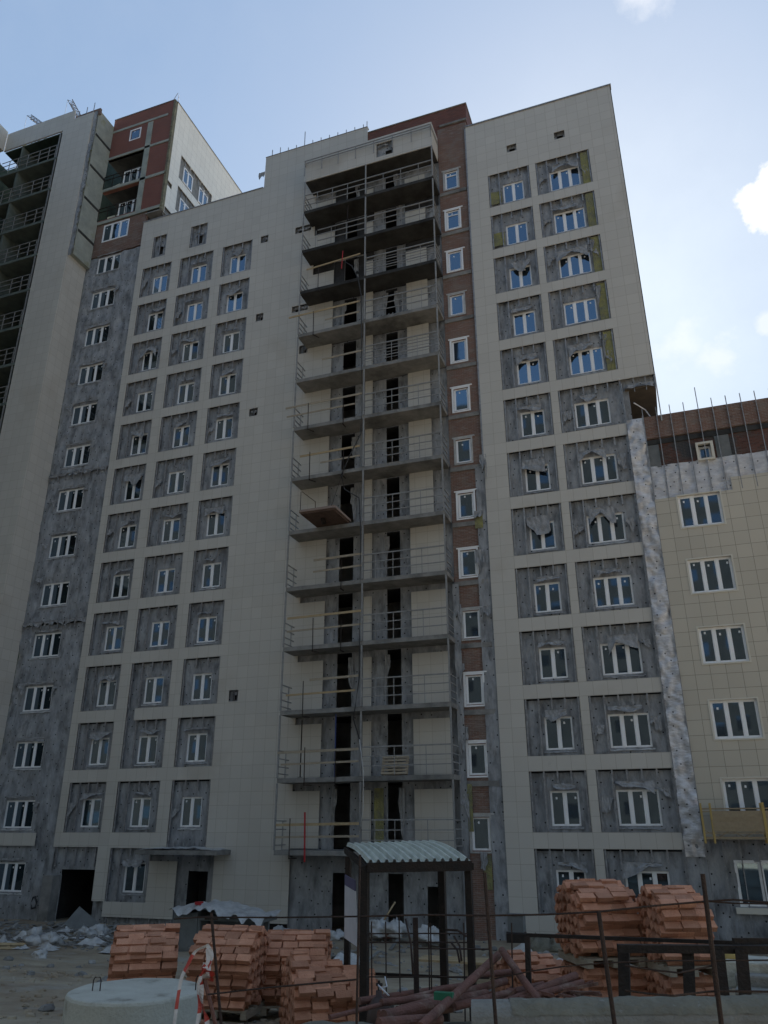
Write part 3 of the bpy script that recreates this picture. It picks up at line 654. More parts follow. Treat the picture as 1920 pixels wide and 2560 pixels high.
# bare brick upper part
cladding([(-34.6, -30.3, 40.85, 43.75)], [(-33.85, -31.75, 42.1, 43.5)], y=.16, t=.2).build('brick_wall', BRICK, lt)
wi = put_window(lt, -33.93, 42.05, 2.2, 1.55, 3, y=.14)
cladding([(-34.6, -29.15, 43.75, 54.15)], [(-32.75, -32.05, 51.5, 52.3), (-34.6, -31.3, 47.15, 50.0), (-34.6, -31.3, 44.15, 46.85)], y=.12, t=.25).build('red_brick_wall', REDBRICK, lt)
wi = put_window(lt, -32.9, 51.35, 1.0, 1.1, 1, y=.10)
b = MB(); b.box(-31.3, -30.85, .06, .4, 44.0, 52.6); b.box(-34.6, -29.15, .06, .3, 46.88, 47.12); b.box(-34.6, -29.15, .06, .3, 50.0, 50.2); b.box(-34.6, -29.15, .06, .3, 43.75, 44.0); b.box(-34.6, -29.6, .085, .13, 52.75, 52.95)
b.build('concrete_frame', GRCONC, lt)
b = MB(); b.box(-34.6, -31.3, .3, 2.4, 46.88, 47.1); b.box(-34.6, -31.3, .3, 2.4, 49.98, 50.2); b.box(-34.6, -31.3, .3, 2.4, 43.8, 44.05); b.box(-34.6, -31.3, 2.4, 2.6, 43.8, 50); b.box(-31.32, -31.28, .4, 2.4, 44, 50)
b.build('loggia_shell', CORE, lt)
for z in (44.1, 47.15):
    wi = put_window(lt, -33.6, z+.2, 1.9, 2.0, 3, y=.9)
    membrane([(-34.5, -33.6, z, z+1.1)], [], y=.9, seed=z).build('pale_board', GRCONC, lt)
    b = MB()
    for h in (1.1, .75): b.bar((-34.6, .03, z+h), (-31.3, .03, z+h), .045)
    for i in range(5): b.box(-34.55+i*.8, -34.51+i*.8, .01, .05, z-.05, z+1.1)
    b.build('railing', DARKST, lt)
# upper body with pale side wall facing right
b = MB(); b.box(-34.8, -29.16, .4, 16, 50.2, 54.1); b.box(-31.3, -29.16, .4, 16, 43.55, 50.2); b.box(-34.8, -31.3, 2.6, 16, 43.55, 50.2); b.build('upper_core', CORE, lt)
MB().box(-30.35, -29.0, .05, 14, 43.45, 43.54).build('overhang_soffit', CONC, lt)
b = MB()
sideh = [(1.4, 5.7, 47.65, 49.85), (1.45, 5.7, 44.7, 46.95), (.28, .78, 45.9, 46.35), (.3, 1.1, 43.4, 44.0)]
xs, zs, F_ = cellsheet([(.28, 15, 43.4, 53.95)], sideh)
for i in range(len(xs)-1):
    for j in range(len(zs)-1):
        if F_[i][j]: b.box(-28.99, -28.95, xs[i], xs[i+1], zs[j], zs[j+1])
b.build('pale_side_wall', WHITE_TILE, lt)
b = MB()
def fn(u, v): y = .3+u*6; z = 43.3+v*7; return (-29.1-.05*fbm(y*2, z*2, 4), y, z)
b.grid(fn, 40, 46); b.build('membrane_wall', mat('pale_membrane', (.26, .26, .25), .8, (.16, .16, .155), 3, .5, 8), lt, smooth=True)
for (y, z, n_) in ((2.0, 47.9, 2), (4.1, 47.9, 2), (2.0, 44.9, 2), (4.1, 44.9, 2)):
    wi = put_window(lt, -29.03, z, 1.2, 1.42, 2, y=y, rot=math.pi/2)
b = MB()
for i in range(8):
    y = 1.45+i*.6
    for z1 in (49.85, 46.95): MB().box(-29.05, -29.0, y-.02, y+.02, z1-.6, z1+.1).build('side_profile', STEEL, lt)
b = MB()
for i in range(70):
    z = 43.5+i*.15; b.box(-29.15, -28.97, .02+.05*fbm(i*.7, 0, 0), .3, z, z+.15)
b.build('torn_insulation_edge', mat('dirty_wool', (.24, .23, .15), .95, (.12, .11, .09), 2.5, .6, 9), lt)
b = MB(); b.box(-34.6, -29.1, .08, .5, 54.15, 54.2); b.box(-29.02, -28.9, .2, 15, 53.95, 54.0); b.tube([(-29.3, .1, 54.15), (-28.9, .05, 54.7)], .02); b.tube([(-29.0, .3, 54.0), (-29.0, .3, 54.8)], .02)
b.build('roof_edge', STEEL, lt)
b = MB()
for x, h in ((-36.3, .55), (-35.6, .7), (-34.95, .9)): b.box(x-.02, x+.02, YB+.02, YB+.06, 52.6, 53.2+h)
b.build('roof_stud', STEEL, lt)
# loggias of the cream block
for i in range(18):
    z = 49.72-3*i
    if z < 20: break
    b = MB(); b.box(-43.25, -37.6, YB+.05, 1.0, z-.2, z); slab = b.build('loggia_slab', GRSLAB, lt)
    b = MB()
    for h in (1.25, .85, .42): b.bar((-43.2, YB+.08, z+h), (-37.9, YB+.08, z+h), .04)
    for x in (-42.4, -41.6, -40.6, -39.5, -38.6, -37.95): b.box(x-.02, x+.02, YB+.06, YB+.1, z, z+1.25)
    attach(b.build('railing', RAILM), slab)
    b = MB(); b.box(-41.55, -41.38, YB+.12, 1.0, z, z+2.8); attach(b.build('divider', GRSLAB), slab); attach(MB().box(-37.86, -37.78, YB+.06, YB+.14, z, z+2.8).build('post', RAILM), slab)
    # the wing that turns towards the street
    b = MB(); b.box(-46, -43.26, -20, -1.75, z-.2, z); slab = b.build('loggia_slab', GRSLAB, lt)
    b = MB()
    for h in (1.25, .85, .42): b.bar((-43.3, -20, z+h), (-43.3, YB, z+h), .04)
    for k in range(16): b.box(-43.32, -43.28, -19.5+k*1.1, -19.46+k*1.1, z, z+1.25)
    attach(b.build('railing', RAILM), slab)
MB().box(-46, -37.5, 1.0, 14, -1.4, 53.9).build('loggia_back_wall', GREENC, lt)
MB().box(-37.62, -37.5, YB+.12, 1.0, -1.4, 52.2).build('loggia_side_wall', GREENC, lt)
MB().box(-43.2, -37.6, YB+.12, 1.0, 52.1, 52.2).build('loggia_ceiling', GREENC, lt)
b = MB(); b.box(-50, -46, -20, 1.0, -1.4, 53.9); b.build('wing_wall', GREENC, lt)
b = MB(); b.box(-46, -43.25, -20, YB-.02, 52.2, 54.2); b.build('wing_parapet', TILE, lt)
# raw concrete porch column and dark garage opening at the foot
b = MB(); b.box(-30.35, -29.75, -.35, .3, -1.3, 1.1); b.build('porch_column', CONC, lt)

# ============================================================ TOWER CRANES far behind
def crane(loc, az, el, L, label):
    e = empty('tower_crane', loc, label, 'crane', 'tower cranes behind the left tower')
    base = Vector(loc); d = Vector((math.cos(az)*math.cos(el), math.sin(az)*math.cos(el), math.sin(el))); s_ = Vector((-math.sin(az), math.cos(az), 0)); n_ = d.cross(s_)
    top_ = base+Vector((0, 0, 58)); b = MB(); hw = .8
    for sx in (-1, 1):
        for sy in (-1, 1): b.bar(base+Vector((sx*hw, sy*hw, 0)), top_+Vector((sx*hw, sy*hw, 0)), .14)
    for i in range(29):
        z = i*2
        for sx in (-1, 1):
            b.bar(base+Vector((sx*hw, -hw, z)), base+Vector((sx*hw, hw, z+2)), .08); b.bar(base+Vector((-hw, sx*hw, z)), base+Vector((hw, sx*hw, z+2)), .08)
    b.build('mast', DARKST, e)
    b = MB(); N = int(L/1.2)
    P = lambda i, k: top_+d*(i*1.2)+(s_*.42 if k == 0 else (-s_*.42 if k == 1 else n_*.75))
    for k in range(3): b.bar(P(0, k), P(N, k), .10)
    for i in range(N):
        for k in range(3): b.bar(P(i, k), P(i+1, (k+1) % 3), .055); b.bar(P(i, k), P(i, (k+1) % 3), .045)
    b.build('jib', DARKST, e)
    b = MB(); b.tube([P(N, 0), P(N, 0)-Vector((0, 0, 14))], .025, 5); b.build('hoist_rope', DARKST, e)
    return e
def from_px(px, py, Y):
    d = fw*1938.87+r2*(px-960)-u2*(py-1280); t = (Y+34.575)/d.y; return cam.location+d*t
pb = from_px(192, 290, 46); tp = from_px(173, 252, 46); dz = (tp-pb)
def crane_px(b0, b1, Y, label):
    p, q = from_px(*b0, Y), from_px(*b1, Y); d = q-p; L = d.length; az = math.atan2(d.y, d.x); el = math.asin(d.z/L)
    p = p-d.normalized()*3; crane((p.x, p.y, p.z-58), az, el, L+3, label)
crane_px((192, 290), (172, 252), 46, 'lattice crane jib rising behind the stepped roof corner of the far left tower')
crane_px((88, 305), (67, 290), 50, 'lattice crane jib barely clearing the long cream parapet of the far left tower')

# ============================================================ street-side block behind the camera (seen only as reflection in the glass)
opp = MB(); opp.box(-120, -28, -78, -62, -2, 84); opp.box(-28, 60, -78, -62, -2, 60)
for o_ in range(1):
    pass
ob = empty('opposite_block', (-30, -62, -1.1), 'dark apartment block across the street that the lower windows mirror', 'building')
opp.build('wall', mat('dark_facade', (.03, .028, .025), .9, (.02, .019, .017), .6), ob)
b = MB()
for i in range(40):
    for k in range(27):
        x = -118+i*4.4; z = 1+k*3
        if x > -29 and z > 57: continue
        b.box(x, x+1.9, -62.06, -61.99, z, z+1.5)
b.build('window_bands', GLASS, ob)

# ============================================================ GROUND
def gh(x, y):
    t = max(0, min(1, (y+25.5)/19.5)); t = t*t*(3-2*t)
    z = .65*(1-t)-.95*t
    z += .12*fbm(x*.35, y*.35, 2)*(1 if y < -1 else .3)+.05*fbm(x, y, 5)+.02*fbm(x*3, y*3, 7)
    if y > -2: z = min(z, -.85)
    return z
gx = [-900, -300, -120, -70, -50]+[-45+i*.33 for i in range(166)]+[10+i*2 for i in range(10)]+[40, 80, 200, 900]
gy = [-900, -300, -120, -80, -60, -50, -44, -40]+[-37+i*.33 for i in range(115)]+[3, 20, 60, 200, 900]
b = MB(); ny = len(gy)
for x in gx:
    for y in gy: b.v.append((x, y, gh(x, y)))
for i in range(len(gx)-1):
    for j in range(ny-1): b.f.append((i*ny+j, (i+1)*ny+j, (i+1)*ny+j+1, i*ny+j+1))
tag(b.build('ground', SOIL, smooth=True), kind='structure')

# rocks and crumbs
def lump(b, c, r_, seed, sq=.6, n=7, m_=5):
    c = Vector(c)
    for_i = len(b.v)
    for a in range(m_+1):
        ph_ = math.pi*a/m_
        for k in range(n):
            t = 2*math.pi*k/n; p = Vector((math.sin(ph_)*math.cos(t), math.sin(ph_)*math.sin(t), math.cos(ph_)*sq))
            p *= r_*(1+.45*noise.noise(p*1.7+Vector((seed, seed*.3, 0)))); b.v.append(tuple(c+p))
    for a in range(m_):
        for k in range(n): b.f.append((for_i+a*n+k, for_i+(a+1)*n+k, for_i+(a+1)*n+(k+1) % n, for_i+a*n+(k+1) % n))
b = MB(); b2_ = MB(); rr_ = random.Random(11)
for i in range(1500):
    x = rr_.uniform(-34, 8); y = rr_.choice((rr_.uniform(-24, -.5), rr_.uniform(-8, -.5))); s_ = rr_.choice((.03, .05, .08, .08, .14))*rr_.uniform(.6, 1.3)
    lump(b, (x, y, gh(x, y)+s_*.2), s_, i, n=5, m_=4)
for i in range(500):
    x = rr_.uniform(-16, -6); y = rr_.uniform(-25, -15); s_ = rr_.uniform(.02, .09); lump(b2_, (x, y, gh(x, y)+s_*.1), s_, i, n=6, m_=4)
tag(b2_.build('clods', SOIL), 'crumbling earth clods strewn over the brown mud at the left', 'clods', kind='stuff')
tag(b.build('rubble', RUBB), 'scattered grey rubble and broken concrete crumbs lying over the muddy yard', 'rubble', kind='stuff')
b = MB()
for i in range(420):
    x = rr_.gauss(-24, 5); y = rr_.uniform(-7, -1.2); L = rr_.uniform(.2, 1.3); a = rr_.uniform(0, 6.28); z = gh(x, y)+rr_.uniform(.01, .12)
    M = Matrix.Translation((x, y, z)) @ Matrix.Rotation(a, 4, 'Z') @ Matrix.Rotation(rr_.uniform(-.3, .3), 4, 'Y')
    b.box(-L/2, L/2, -.06, .06, -.015, .015, M)
tag(b.build('scrap_litter', RUBB), 'litter of flat offcuts, boards and sheet scraps in front of the left entrances', 'debris', kind='stuff')

# ============================================================ BRICK STACKS
def stack(near, ztop, ang, Lu, Lv, H, label, seed, sag=0.0, crown=.34, tiers=1):
    """bricks packed aslant in herringbone; near = ground-plan corner facing the camera, u runs right, v runs away"""
    r_ = random.Random(seed); e = empty('brick_stack', (near[0], near[1], ztop-H*tiers), label, 'brick stack', 'pallets of orange bricks')
    U = Vector((math.cos(ang), math.sin(ang), 0)); V = Vector((-math.sin(ang), math.cos(ang), 0))
    a, bb = .12, .088; q = math.sqrt(.5)
    for t in range(tiers):
        b = MB(); z0 = ztop-H*(t+1)+.12; hh = H-.12
        nu = max(2, int(round(Lu/.25)))
        for side in (0, 1):
            # in (v,z): e1 slopes down and outward, e2 up and outward
            s_ = -1 if side == 0 else 1
            e1 = (s_*q, -q); e2 = (s_*q, q)
            for i in range(-20, 21):
                for j in range(-20, 21):
                    cv = Lv/2+s_*.0+i*a*e1[0]+j*bb*e2[0]; cz = hh/2+i*a*e1[1]+j*bb*e2[1]
                    dv = (cv-Lv/2)*s_
                    if dv < -.01 or dv > Lv/2-.03: continue
                    if cz < .05 or cz > hh-.06-(crown*(max(0, dv)/(Lv/2))**1.4 if t == 0 else 0): continue
                    shell = dv > Lv/2-.25 or cz > hh-.3
                    for k in range(nu):
                        if not shell and 0 < k < nu-1: continue
                        off = .125 if (i+j) % 2 else 0.0
                        cu = (k+.5)*Lu/nu+(off-.06)*.5+r_.uniform(-.012, .012)
                        if r_.random() < .02: continue
                        c = Vector((near[0], near[1], z0))+U*cu+V*(cv+r_.uniform(-.02, .02)-.05*cz*(sag > 0))+Vector((0, 0, cz-sag*cu*cz/hh+r_.uniform(-.008, .008)))
                        E1 = V*e1[0]+Vector((0, 0, e1[1])); E2 = V*e2[0]+Vector((0, 0, e2[1]))
                        M = Matrix((U, E1, E2)).transposed().to_4x4(); M.translation = c
                        M = M @ Matrix.Rotation(r_.uniform(-.05, .05), 4, 'Z') @ Matrix.Rotation(r_.uniform(-.07, .07), 4, 'X')
                        b.box(-.122, .122, -a/2+.002, a/2-.002, -bb/2+.002, bb/2-.002, M)
        # crooked flat course on top
        if t == 0:
            for k in range(int(Lu/.26)):
                for m_ in range(int(Lv/.135)):
                    if r_.random() < .12: continue
                    dv = abs((m_+.5)*.135-Lv/2)/(Lv/2)
                    c = Vector((near[0], near[1], ztop-.045-crown*dv**1.4-sag*(k+.5)*.26+r_.uniform(-.01, .02)))+U*((k+.5)*.26+(m_ % 2)*.05+r_.uniform(-.02, .02))+V*((m_+.5)*.135+.02)
                    M = Matrix((U, V, Vector((0, 0, 1)))).transposed().to_4x4(); M.translation = c
                    M = M @ Matrix.Rotation(r_.uniform(-.08, .08), 4, 'Z') @ Matrix.Rotation((1.4*crown*dv**.4/(Lv/2))*(1 if (m_+.5)*.135 < Lv/2 else -1)*.9+r_.uniform(-.06, .06), 4, 'X')
                    b.box(-.125, .125, -.06, .06, -.032, .032, M)
        b.build('bricks', ORANGE, e)
        p = MB(); M = Matrix((U, V, Vector((0, 0, 1)))).transposed().to_4x4(); M.translation = (near[0], near[1], ztop-H*(t+1))
        for i in range(6): p.box(0, Lu, i*(Lv-.1)/5, i*(Lv-.1)/5+.1, .1, .122, M)
        for u in (0, Lu/2-.05, Lu-.1): p.box(u, u+.1, 0, Lv, 0, .098, M)
        p.build('pallet', WOOD, e)
    return e
stack((-1.62, -21.35), 2.52, R(30), .92, 1.10, 1.15, 'left one of the two double-height brick pallet stacks at the right', 1, tiers=2, crown=.22)
stack((-.47, -21.6), 2.48, R(24), .72, 1.10, 1.12, 'right one of the two double-height brick pallet stacks, nearest the right edge', 2, tiers=2, crown=.22)
stack((-5.72, -22.55), 1.52, R(36), 1.35, 1.35, 1.25, 'nearest leaning brick pallet in the middle foreground, left of the shelter', 3, sag=.28)
stack((-7.95, -22.05), 1.74, R(8), 1.08, 1.1, 1.25, 'brick pallet directly behind the striped tape stake', 4)
stack((-7.0, -21.2), 1.62, R(20), 1.05, 1.1, 1.2, 'brick pallet behind the nearest leaning pallet, dark gap on its left', 5)
stack((-9.05, -22.55), 1.74, R(34), 1.02, 1.1, 1.25, 'leftmost brick pallet, standing behind the round concrete cover', 6)
stack((-2.75, -20.6), 1.42, R(38), .98, 1.0, .95, 'low half-used brick pallet behind the crossed rusty pipes', 8, sag=.15)

# ============================================================ ROUND CONCRETE COVER
RC = (-7.52, -23.95)
e = empty('well_ring', (RC[0], RC[1], .6), 'round pale concrete well cover lying low in the left foreground', 'concrete cover')
b = MB(); N = 64; rad = .92; prof = [(rad*.98, .78), (rad, .80), (rad, 1.16), (rad*.985, 1.19), (rad*.97, 1.2), (rad*.6, 1.205), (.001, 1.2)]
for (r_, z) in prof:
    for k in range(N):
        t = 2*math.pi*k/N; j = .006*fbm(math.cos(t)*3, math.sin(t)*3, z*6); b.v.append((RC[0]+(r_+j)*math.cos(t), RC[1]+(r_+j)*math.sin(t), z+.008*fbm(r_*3*math.cos(t), r_*3*math.sin(t), 1)))
for a in range(len(prof)-1):
    for k in range(N): b.f.append((a*N+k, a*N+(k+1) % N, (a+1)*N+(k+1) % N, (a+1)*N+k))
b.build('cover_plate', RING, e)
for (x, y) in ((-.50, -.30), (.80, .25)):
    l_ = MB(); x += RC[0]; y += RC[1]
    l_.tube([(x, y, 1.17), (x, y, 1.33), (x+.02, y, 1.37), (x+.09, y+.02, 1.37), (x+.11, y+.02, 1.33), (x+.11, y+.02, 1.17)], .008, 6); l_.build('lifting_loop', REBAR, e)
b = MB()
for k in range(9):
    t = k*.7; b.box(-.12, .12, -.06, .06, 0, .065, Matrix.Translation((RC[0]+.85*math.cos(t), RC[1]+.85*math.sin(t), .70)) @ Matrix.Rotation(t, 4, 'Z'))
b.build('packing_bricks', ORANGE, e)

# ============================================================ TAPED STAKE
def ext(p, q, z=.5):
    """carry the line p-q on down to height z"""
    p, q = Vector(p), Vector(q); d = (q-p).normalized(); return p+d*((p.z-z)/-d.z)
def ray_pt(px, py, dist):
    d = (fw*1938.87+r2*(px-960)-u2*(py-1280)).normalized(); return cam.location+d*dist
def tube_thing(name, pts, r_, m, label, cat, group=None, n=8):
    o = MB().tube(pts, r_, n).build(name, m, smooth=True); return tag(o, label, cat, group)
e = empty('stake', ray_pt(535, 2560, 7.6), 'thin metal stake wrapped in red and white barrier tape beside the concrete cover', 'stake')
a, b_ = ray_pt(528, 2282, 7.6), ray_pt(560, 2640, 7.6); b_ = ext(a, b_, .55)
MB().tube([a, b_], .012, 6).build('rod', REBAR, e)
MB().tube([ray_pt(512, 2295, 7.6), ray_pt(545, 2297, 7.6)], .014, 6).build('clamp', DARKST, e)
MB().tube([ray_pt(512, 2450, 7.5), ext(ray_pt(512, 2450, 7.5), ray_pt(548, 2600, 7.5), .55)], .016, 6).build('brace', RUST, e)
def ribbon(pts, wd, name, parent, tw=0.0):
    b = MB(); n_ = len(pts); P = [Vector(p) for p in pts]; Q = []
    for i in range(n_-1):
        for k in range(6):
            t = k/6; p0, p1, p2, p3 = P[max(i-1, 0)], P[i], P[i+1], P[min(i+2, n_-1)]
            Q.append(.5*((2*p1)+(-p0+p2)*t+(2*p0-5*p1+4*p2-p3)*t*t+(-p0+3*p1-3*p2+p3)*t**3))
    Q.append(P[-1]); s_ = 0; uv = []
    for i, p in enumerate(Q):
        d = (Q[min(i+1, len(Q)-1)]-Q[max(i-1, 0)]).normalized(); side = d.cross(fw).normalized()
        ang = tw*math.sin(i*.35); side = (side*math.cos(ang)+fw*math.sin(ang))*wd/2
        b.v += [tuple(p-side), tuple(p+side)]
        if i: s_ += (p-Q[i-1]).length
        uv.append(s_/.26)
    for i in range(len(Q)-1): b.f.append((2*i, 2*i+1, 2*i+3, 2*i+2))
    o = b.build(name, TAPE, parent); l_ = o.data.uv_layers.new(name='UVMap')
    for p in o.data.polygons:
        for li in p.loop_indices: l_.data[li].uv = (uv[o.data.loops[li].vertex_index//2], 0)
    return o
S = lambda x, y, d=7.5: ray_pt(x*560/1659, 2000+y*560/1659, d)
ribbon([S(1535, 1080), S(1450, 1120), S(1390, 1220), S(1345, 1320), S(1315, 1480), S(1285, 1700)], .028, 'tape', e, .6)
ribbon([S(1530, 1070), S(1565, 1130), S(1560, 1190), S(1525, 1250), S(1490, 1300), S(1465, 1420), S(1480, 1540), S(1450, 1700)], .032, 'tape', e, .8)
ribbon([S(1500, 1220), S(1545, 1240), S(1535, 1300), S(1570, 1330), S(1500, 1350), S(1495, 1500), S(1530, 1620), S(1540, 1700)], .04, 'tape', e, 1.0)
ribbon([S(1545, 1100), S(1548, 1200), S(1510, 1260), S(1570, 1290), S(1500, 1310)], .05, 'tape', e, .5)

# ============================================================ WATCH SHED
SC = 1.0
Mo = lambda x, y, d: ray_pt(500+x*560/1659, 2000+y*560/1659, d*SC)
No = lambda x, y, d: ray_pt(960+x*560/1659, 2000+y*560/1659, d*SC)
Ro = lambda x, y, d: ray_pt(1360+x*560/1659, 2000+y*560/1659, d*SC)
nl, nr, fl_, fr_ = Mo(1240, 470, 13.2), No(650, 455, 13.2), Mo(1080, 340, 15.4), No(370, 318, 15.0)
e = empty('site_shelter', (nl.x, nl.y, .1), 'open black steel shelter with a corrugated metal roof in front of the balconies', 'shelter')
b = MB(); nn = 96
def fn(u, v):
    p = nl.lerp(nr, u).lerp(fl_.lerp(fr_, u), v); w_ = u*13
    ph_ = w_-math.floor(w_); h = .055 if .25 < ph_ < .55 else (.055*max(0, 1-min(abs(ph_-.25), abs(ph_-.55))/.12) if (.13 < ph_ < .67) else 0)
    return p+Vector((0, 0, h))+Vector((0, 0, .05*math.sin(math.pi*min(1, v))))
b.grid(fn, nn, 8); o = b.build('roof_sheet', ZINC, e)
def post(p, zb_=-.3, wd=.09): return MB().box(p.x-wd/2, p.x+wd/2, p.y-wd/2, p.y+wd/2, zb_, p.z)
dn = Vector((0, 0, -.06))
pnl, pnr = Mo(1222, 500, 13.35), No(622, 500, 13.3); pfl, pfr = Mo(1100, 430, 15.2), No(425, 470, 14.8)
for p, wd in ((pnl, .115), (pnr, .10), (pfl, .09), (pfr, .115)): post(p+Vector((0, 0, .02)), wd=wd).build('post', DARKST, e)
b = MB(); b.bar(nl+dn, nr+dn, .08, .14); b.bar(fl_+dn, fr_+dn, .06, .08); b.bar(nl+dn*1.2, fl_+dn*1.2, .06, .1); b.bar(nr+dn*1.2, fr_+dn*1.2, .06, .1)
b.bar((nl+fl_)/2+dn*1.2, (nr+fr_)/2+dn*1.2, .05, .06); b.build('roof_beam', DARKST, e)
b = MB(); b.bar((pfl.x, pfl.y, 1.0), (pfr.x, pfr.y, 1.0), .04); b.bar((pnl.x, pnl.y, .9), (pfl.x, pfl.y, .9), .04); b.build('cross_rail', DARKST, e)
# board hung on the shelter's side
q = [Mo(1072, 553, 14.6), Mo(1145, 595, 13.6), Mo(1160, 1085, 13.6), Mo(1068, 1020, 14.6)]
e2 = empty('notice_board', q[3], 'narrow white notice board with a violet header hung on the side of the steel shelter', 'sign')
nrm = (q[1]-q[0]).cross(q[3]-q[0]).normalized()*.02
def panel(a, b_, c, d, n_):
    m_ = MB(); f = [a, b_, c, d]; bk = [p+n_ for p in f]; m_.v = [tuple(p) for p in f+bk]; m_.f = [(0, 1, 2, 3), (7, 6, 5, 4), (0, 4, 5, 1), (1, 5, 6, 2), (2, 6, 7, 3), (3, 7, 4, 0)]; return m_
t = .17
panel(q[0].lerp(q[3], t), q[1].lerp(q[2], t), q[2], q[3], nrm).build('board', WHITEP, e2)
panel(q[0], q[1], q[1].lerp(q[2], t-.002), q[0].lerp(q[3], t-.002), nrm).build('header', PURPLE, e2)

# gas cylinder
c = Mo(1325, 1170, 10.4); r_ = .14; c.z = 1.42
prof = [(0, .2), (.13, .2), (r_, .28), (r_, 1.30), (.12, 1.42), (.06, 1.49), (.035, 1.50), (.035, 1.56), (0, 1.56)]
e = empty('gas_cylinder', (c.x, c.y, .2), 'dark brown gas cylinder standing at the foot of the shelter', 'gas cylinder')
b = MB()
for (a, z) in prof:
    for k in range(20): t = 2*math.pi*k/20; b.v.append((c.x+a*math.cos(t), c.y+a*math.sin(t), z))
for a in range(len(prof)-1):
    for k in range(20): b.f.append((a*20+k, a*20+(k+1) % 20, (a+1)*20+(k+1) % 20, (a+1)*20+k))
b.build('body', CYL, e, smooth=True)
MB().tube([(c.x, c.y, 1.56), (c.x, c.y, 1.66)], .015, 6).tube([(c.x-.03, c.y, 1.62), (c.x+.04, c.y, 1.62)], .018, 6).build('valve', DARKST, e)
tube_thing('hose', [Mo(1370, 1310, 10.1), Mo(1385, 1380, 10.0), Mo(1330, 1400, 10.0), Mo(1320, 1370, 10.0), Mo(1400, 1450, 9.9)], .008, WHITEP, 'thin pale hose looped beside the brown gas cylinder', 'hose')

# ============================================================ REBAR FENCE AND MESH
SC = .75
e = empty('rebar_fence', Mo(1170, 1660, 6.8), 'near fence of upright rebar rods joined by thin rusty wires across the foreground', 'fence')
for (p, q, r_, d) in ((Mo(1185, 405, 7.0), Mo(1148, 1800, 7.0), .010, 0), (No(745, 538, 6.6), No(830, 1800, 6.6), .014, 0), (Ro(403, 820, 6.4), Ro(535, 1800, 6.4), .016, 0), (Ro(1175, 548, 6.6), Ro(1322, 1800, 6.6), .017, 0)):
    dd = (q-p).normalized(); q = p+dd*((p.z-.55)/-dd.z)
    MB().tube([p, (p+q)/2+Vector((.01, 0, 0)), q], r_*.75, 7).build('rod', REBAR, e)
wires = [[(-500+1290, 870), (200, 868), (1180, 862), (1185, 858)], ]
def wire(pts, r_=.006): MB().tube(pts, r_*.75, 5).build('wire', REBAR, e)
wire([S(1290, 880, 6.1), Mo(-10, 868, 8.0), Mo(600, 870, 7.6), Mo(1185, 862, 7.0), No(300, 850, 6.8), No(760, 856, 6.6), No(1200, 848, 6.5), Ro(405, 828, 6.4), Ro(800, 785, 6.5), Ro(1180, 752, 6.6), Ro(1400, 738, 6.6), Ro(1750, 765, 6.6)], .007)
wire([Ro(1205, 750, 6.6), Ro(1400, 765, 6.6), Ro(1750, 772, 6.6)], .005)
wire([S(1540, 1440, 6.0), Mo(500, 1390, 7.6), Mo(1155, 1330, 7.0)], .007)
wire([No(790, 1330, 6.7), No(1100, 1265, 6.5), Ro(130, 1235, 6.4), Ro(460, 1205, 6.4), Ro(850, 1190, 6.5), Ro(1240, 1190, 6.6), Ro(1750, 1185, 6.6)], .005)
wire([Ro(600, 1225, 6.4), Ro(820, 1260, 6.4), Ro(1000, 1280, 6.4), Ro(1240, 1230, 6.6)], .006)
wire([Ro(600, 1410, 6.4), Ro(780, 1435, 6.4), Ro(960, 1450, 6.4), Ro(1200, 1420, 6.6), Ro(1290, 1415, 6.6), Ro(1750, 1420, 6.7)], .007)
SC = 1.0
e = empty('mesh_panel', Mo(1300, 1400, 10), 'rusty welded rebar mesh panel standing inside the shelter', 'mesh')
D_ = 10.8
vx = (50+1185-500+500, )
BAR = lambda *a: MB().tube(*a).build('bar', REBAR, e)
for x in (1270, 1375, 1475, 1580, 1590, 1600, 1610): BAR([Mo(x, 870 if x > 1400 else 900, D_), ext(Mo(x, 870 if x > 1400 else 900, D_), Mo(x+(x-1100)*.02, 1440, D_), .4)], .009, 5)
for x in (230, 245, 330, 345, 590, 945-0): BAR([No(x, 910, D_), ext(No(x, 910, D_), No(x+8, 1400, D_), .4)], .009, 5)
for y in (990, 1055, 1310): BAR([Mo(1240, y, D_), Mo(1660, y-2, D_), No(620, y-0, D_)], .008, 5)
BAR([No(240, 1100, D_), No(500, 1102, D_), No(780, 1105, D_)], .009, 5); BAR([No(0, 1312, D_), No(400, 1310, D_), No(780, 1320, D_)], .009, 5)
for i, (x0, y0, x1, y1) in enumerate(((520, 1010, 575, 1190), (500, 1060, 560, 1200), (160, 880, 215, 1290), (460, 960, 610, 1010))):
    tube_thing('bent_rebar', [No(x0, y0, 10.2), No((x0+x1)/2+12, (y0+y1)/2-20, 10.1), No(x1, y1, 10.0)], .012, REBAR, ('curved dark rebar end between the right shelter posts', 'second bent rebar piece hanging lower between the right shelter posts', 'long thin bent rod leaning behind the bag heap', 'short nearly level rebar piece beside the right shelter post')[i], 'rebar')

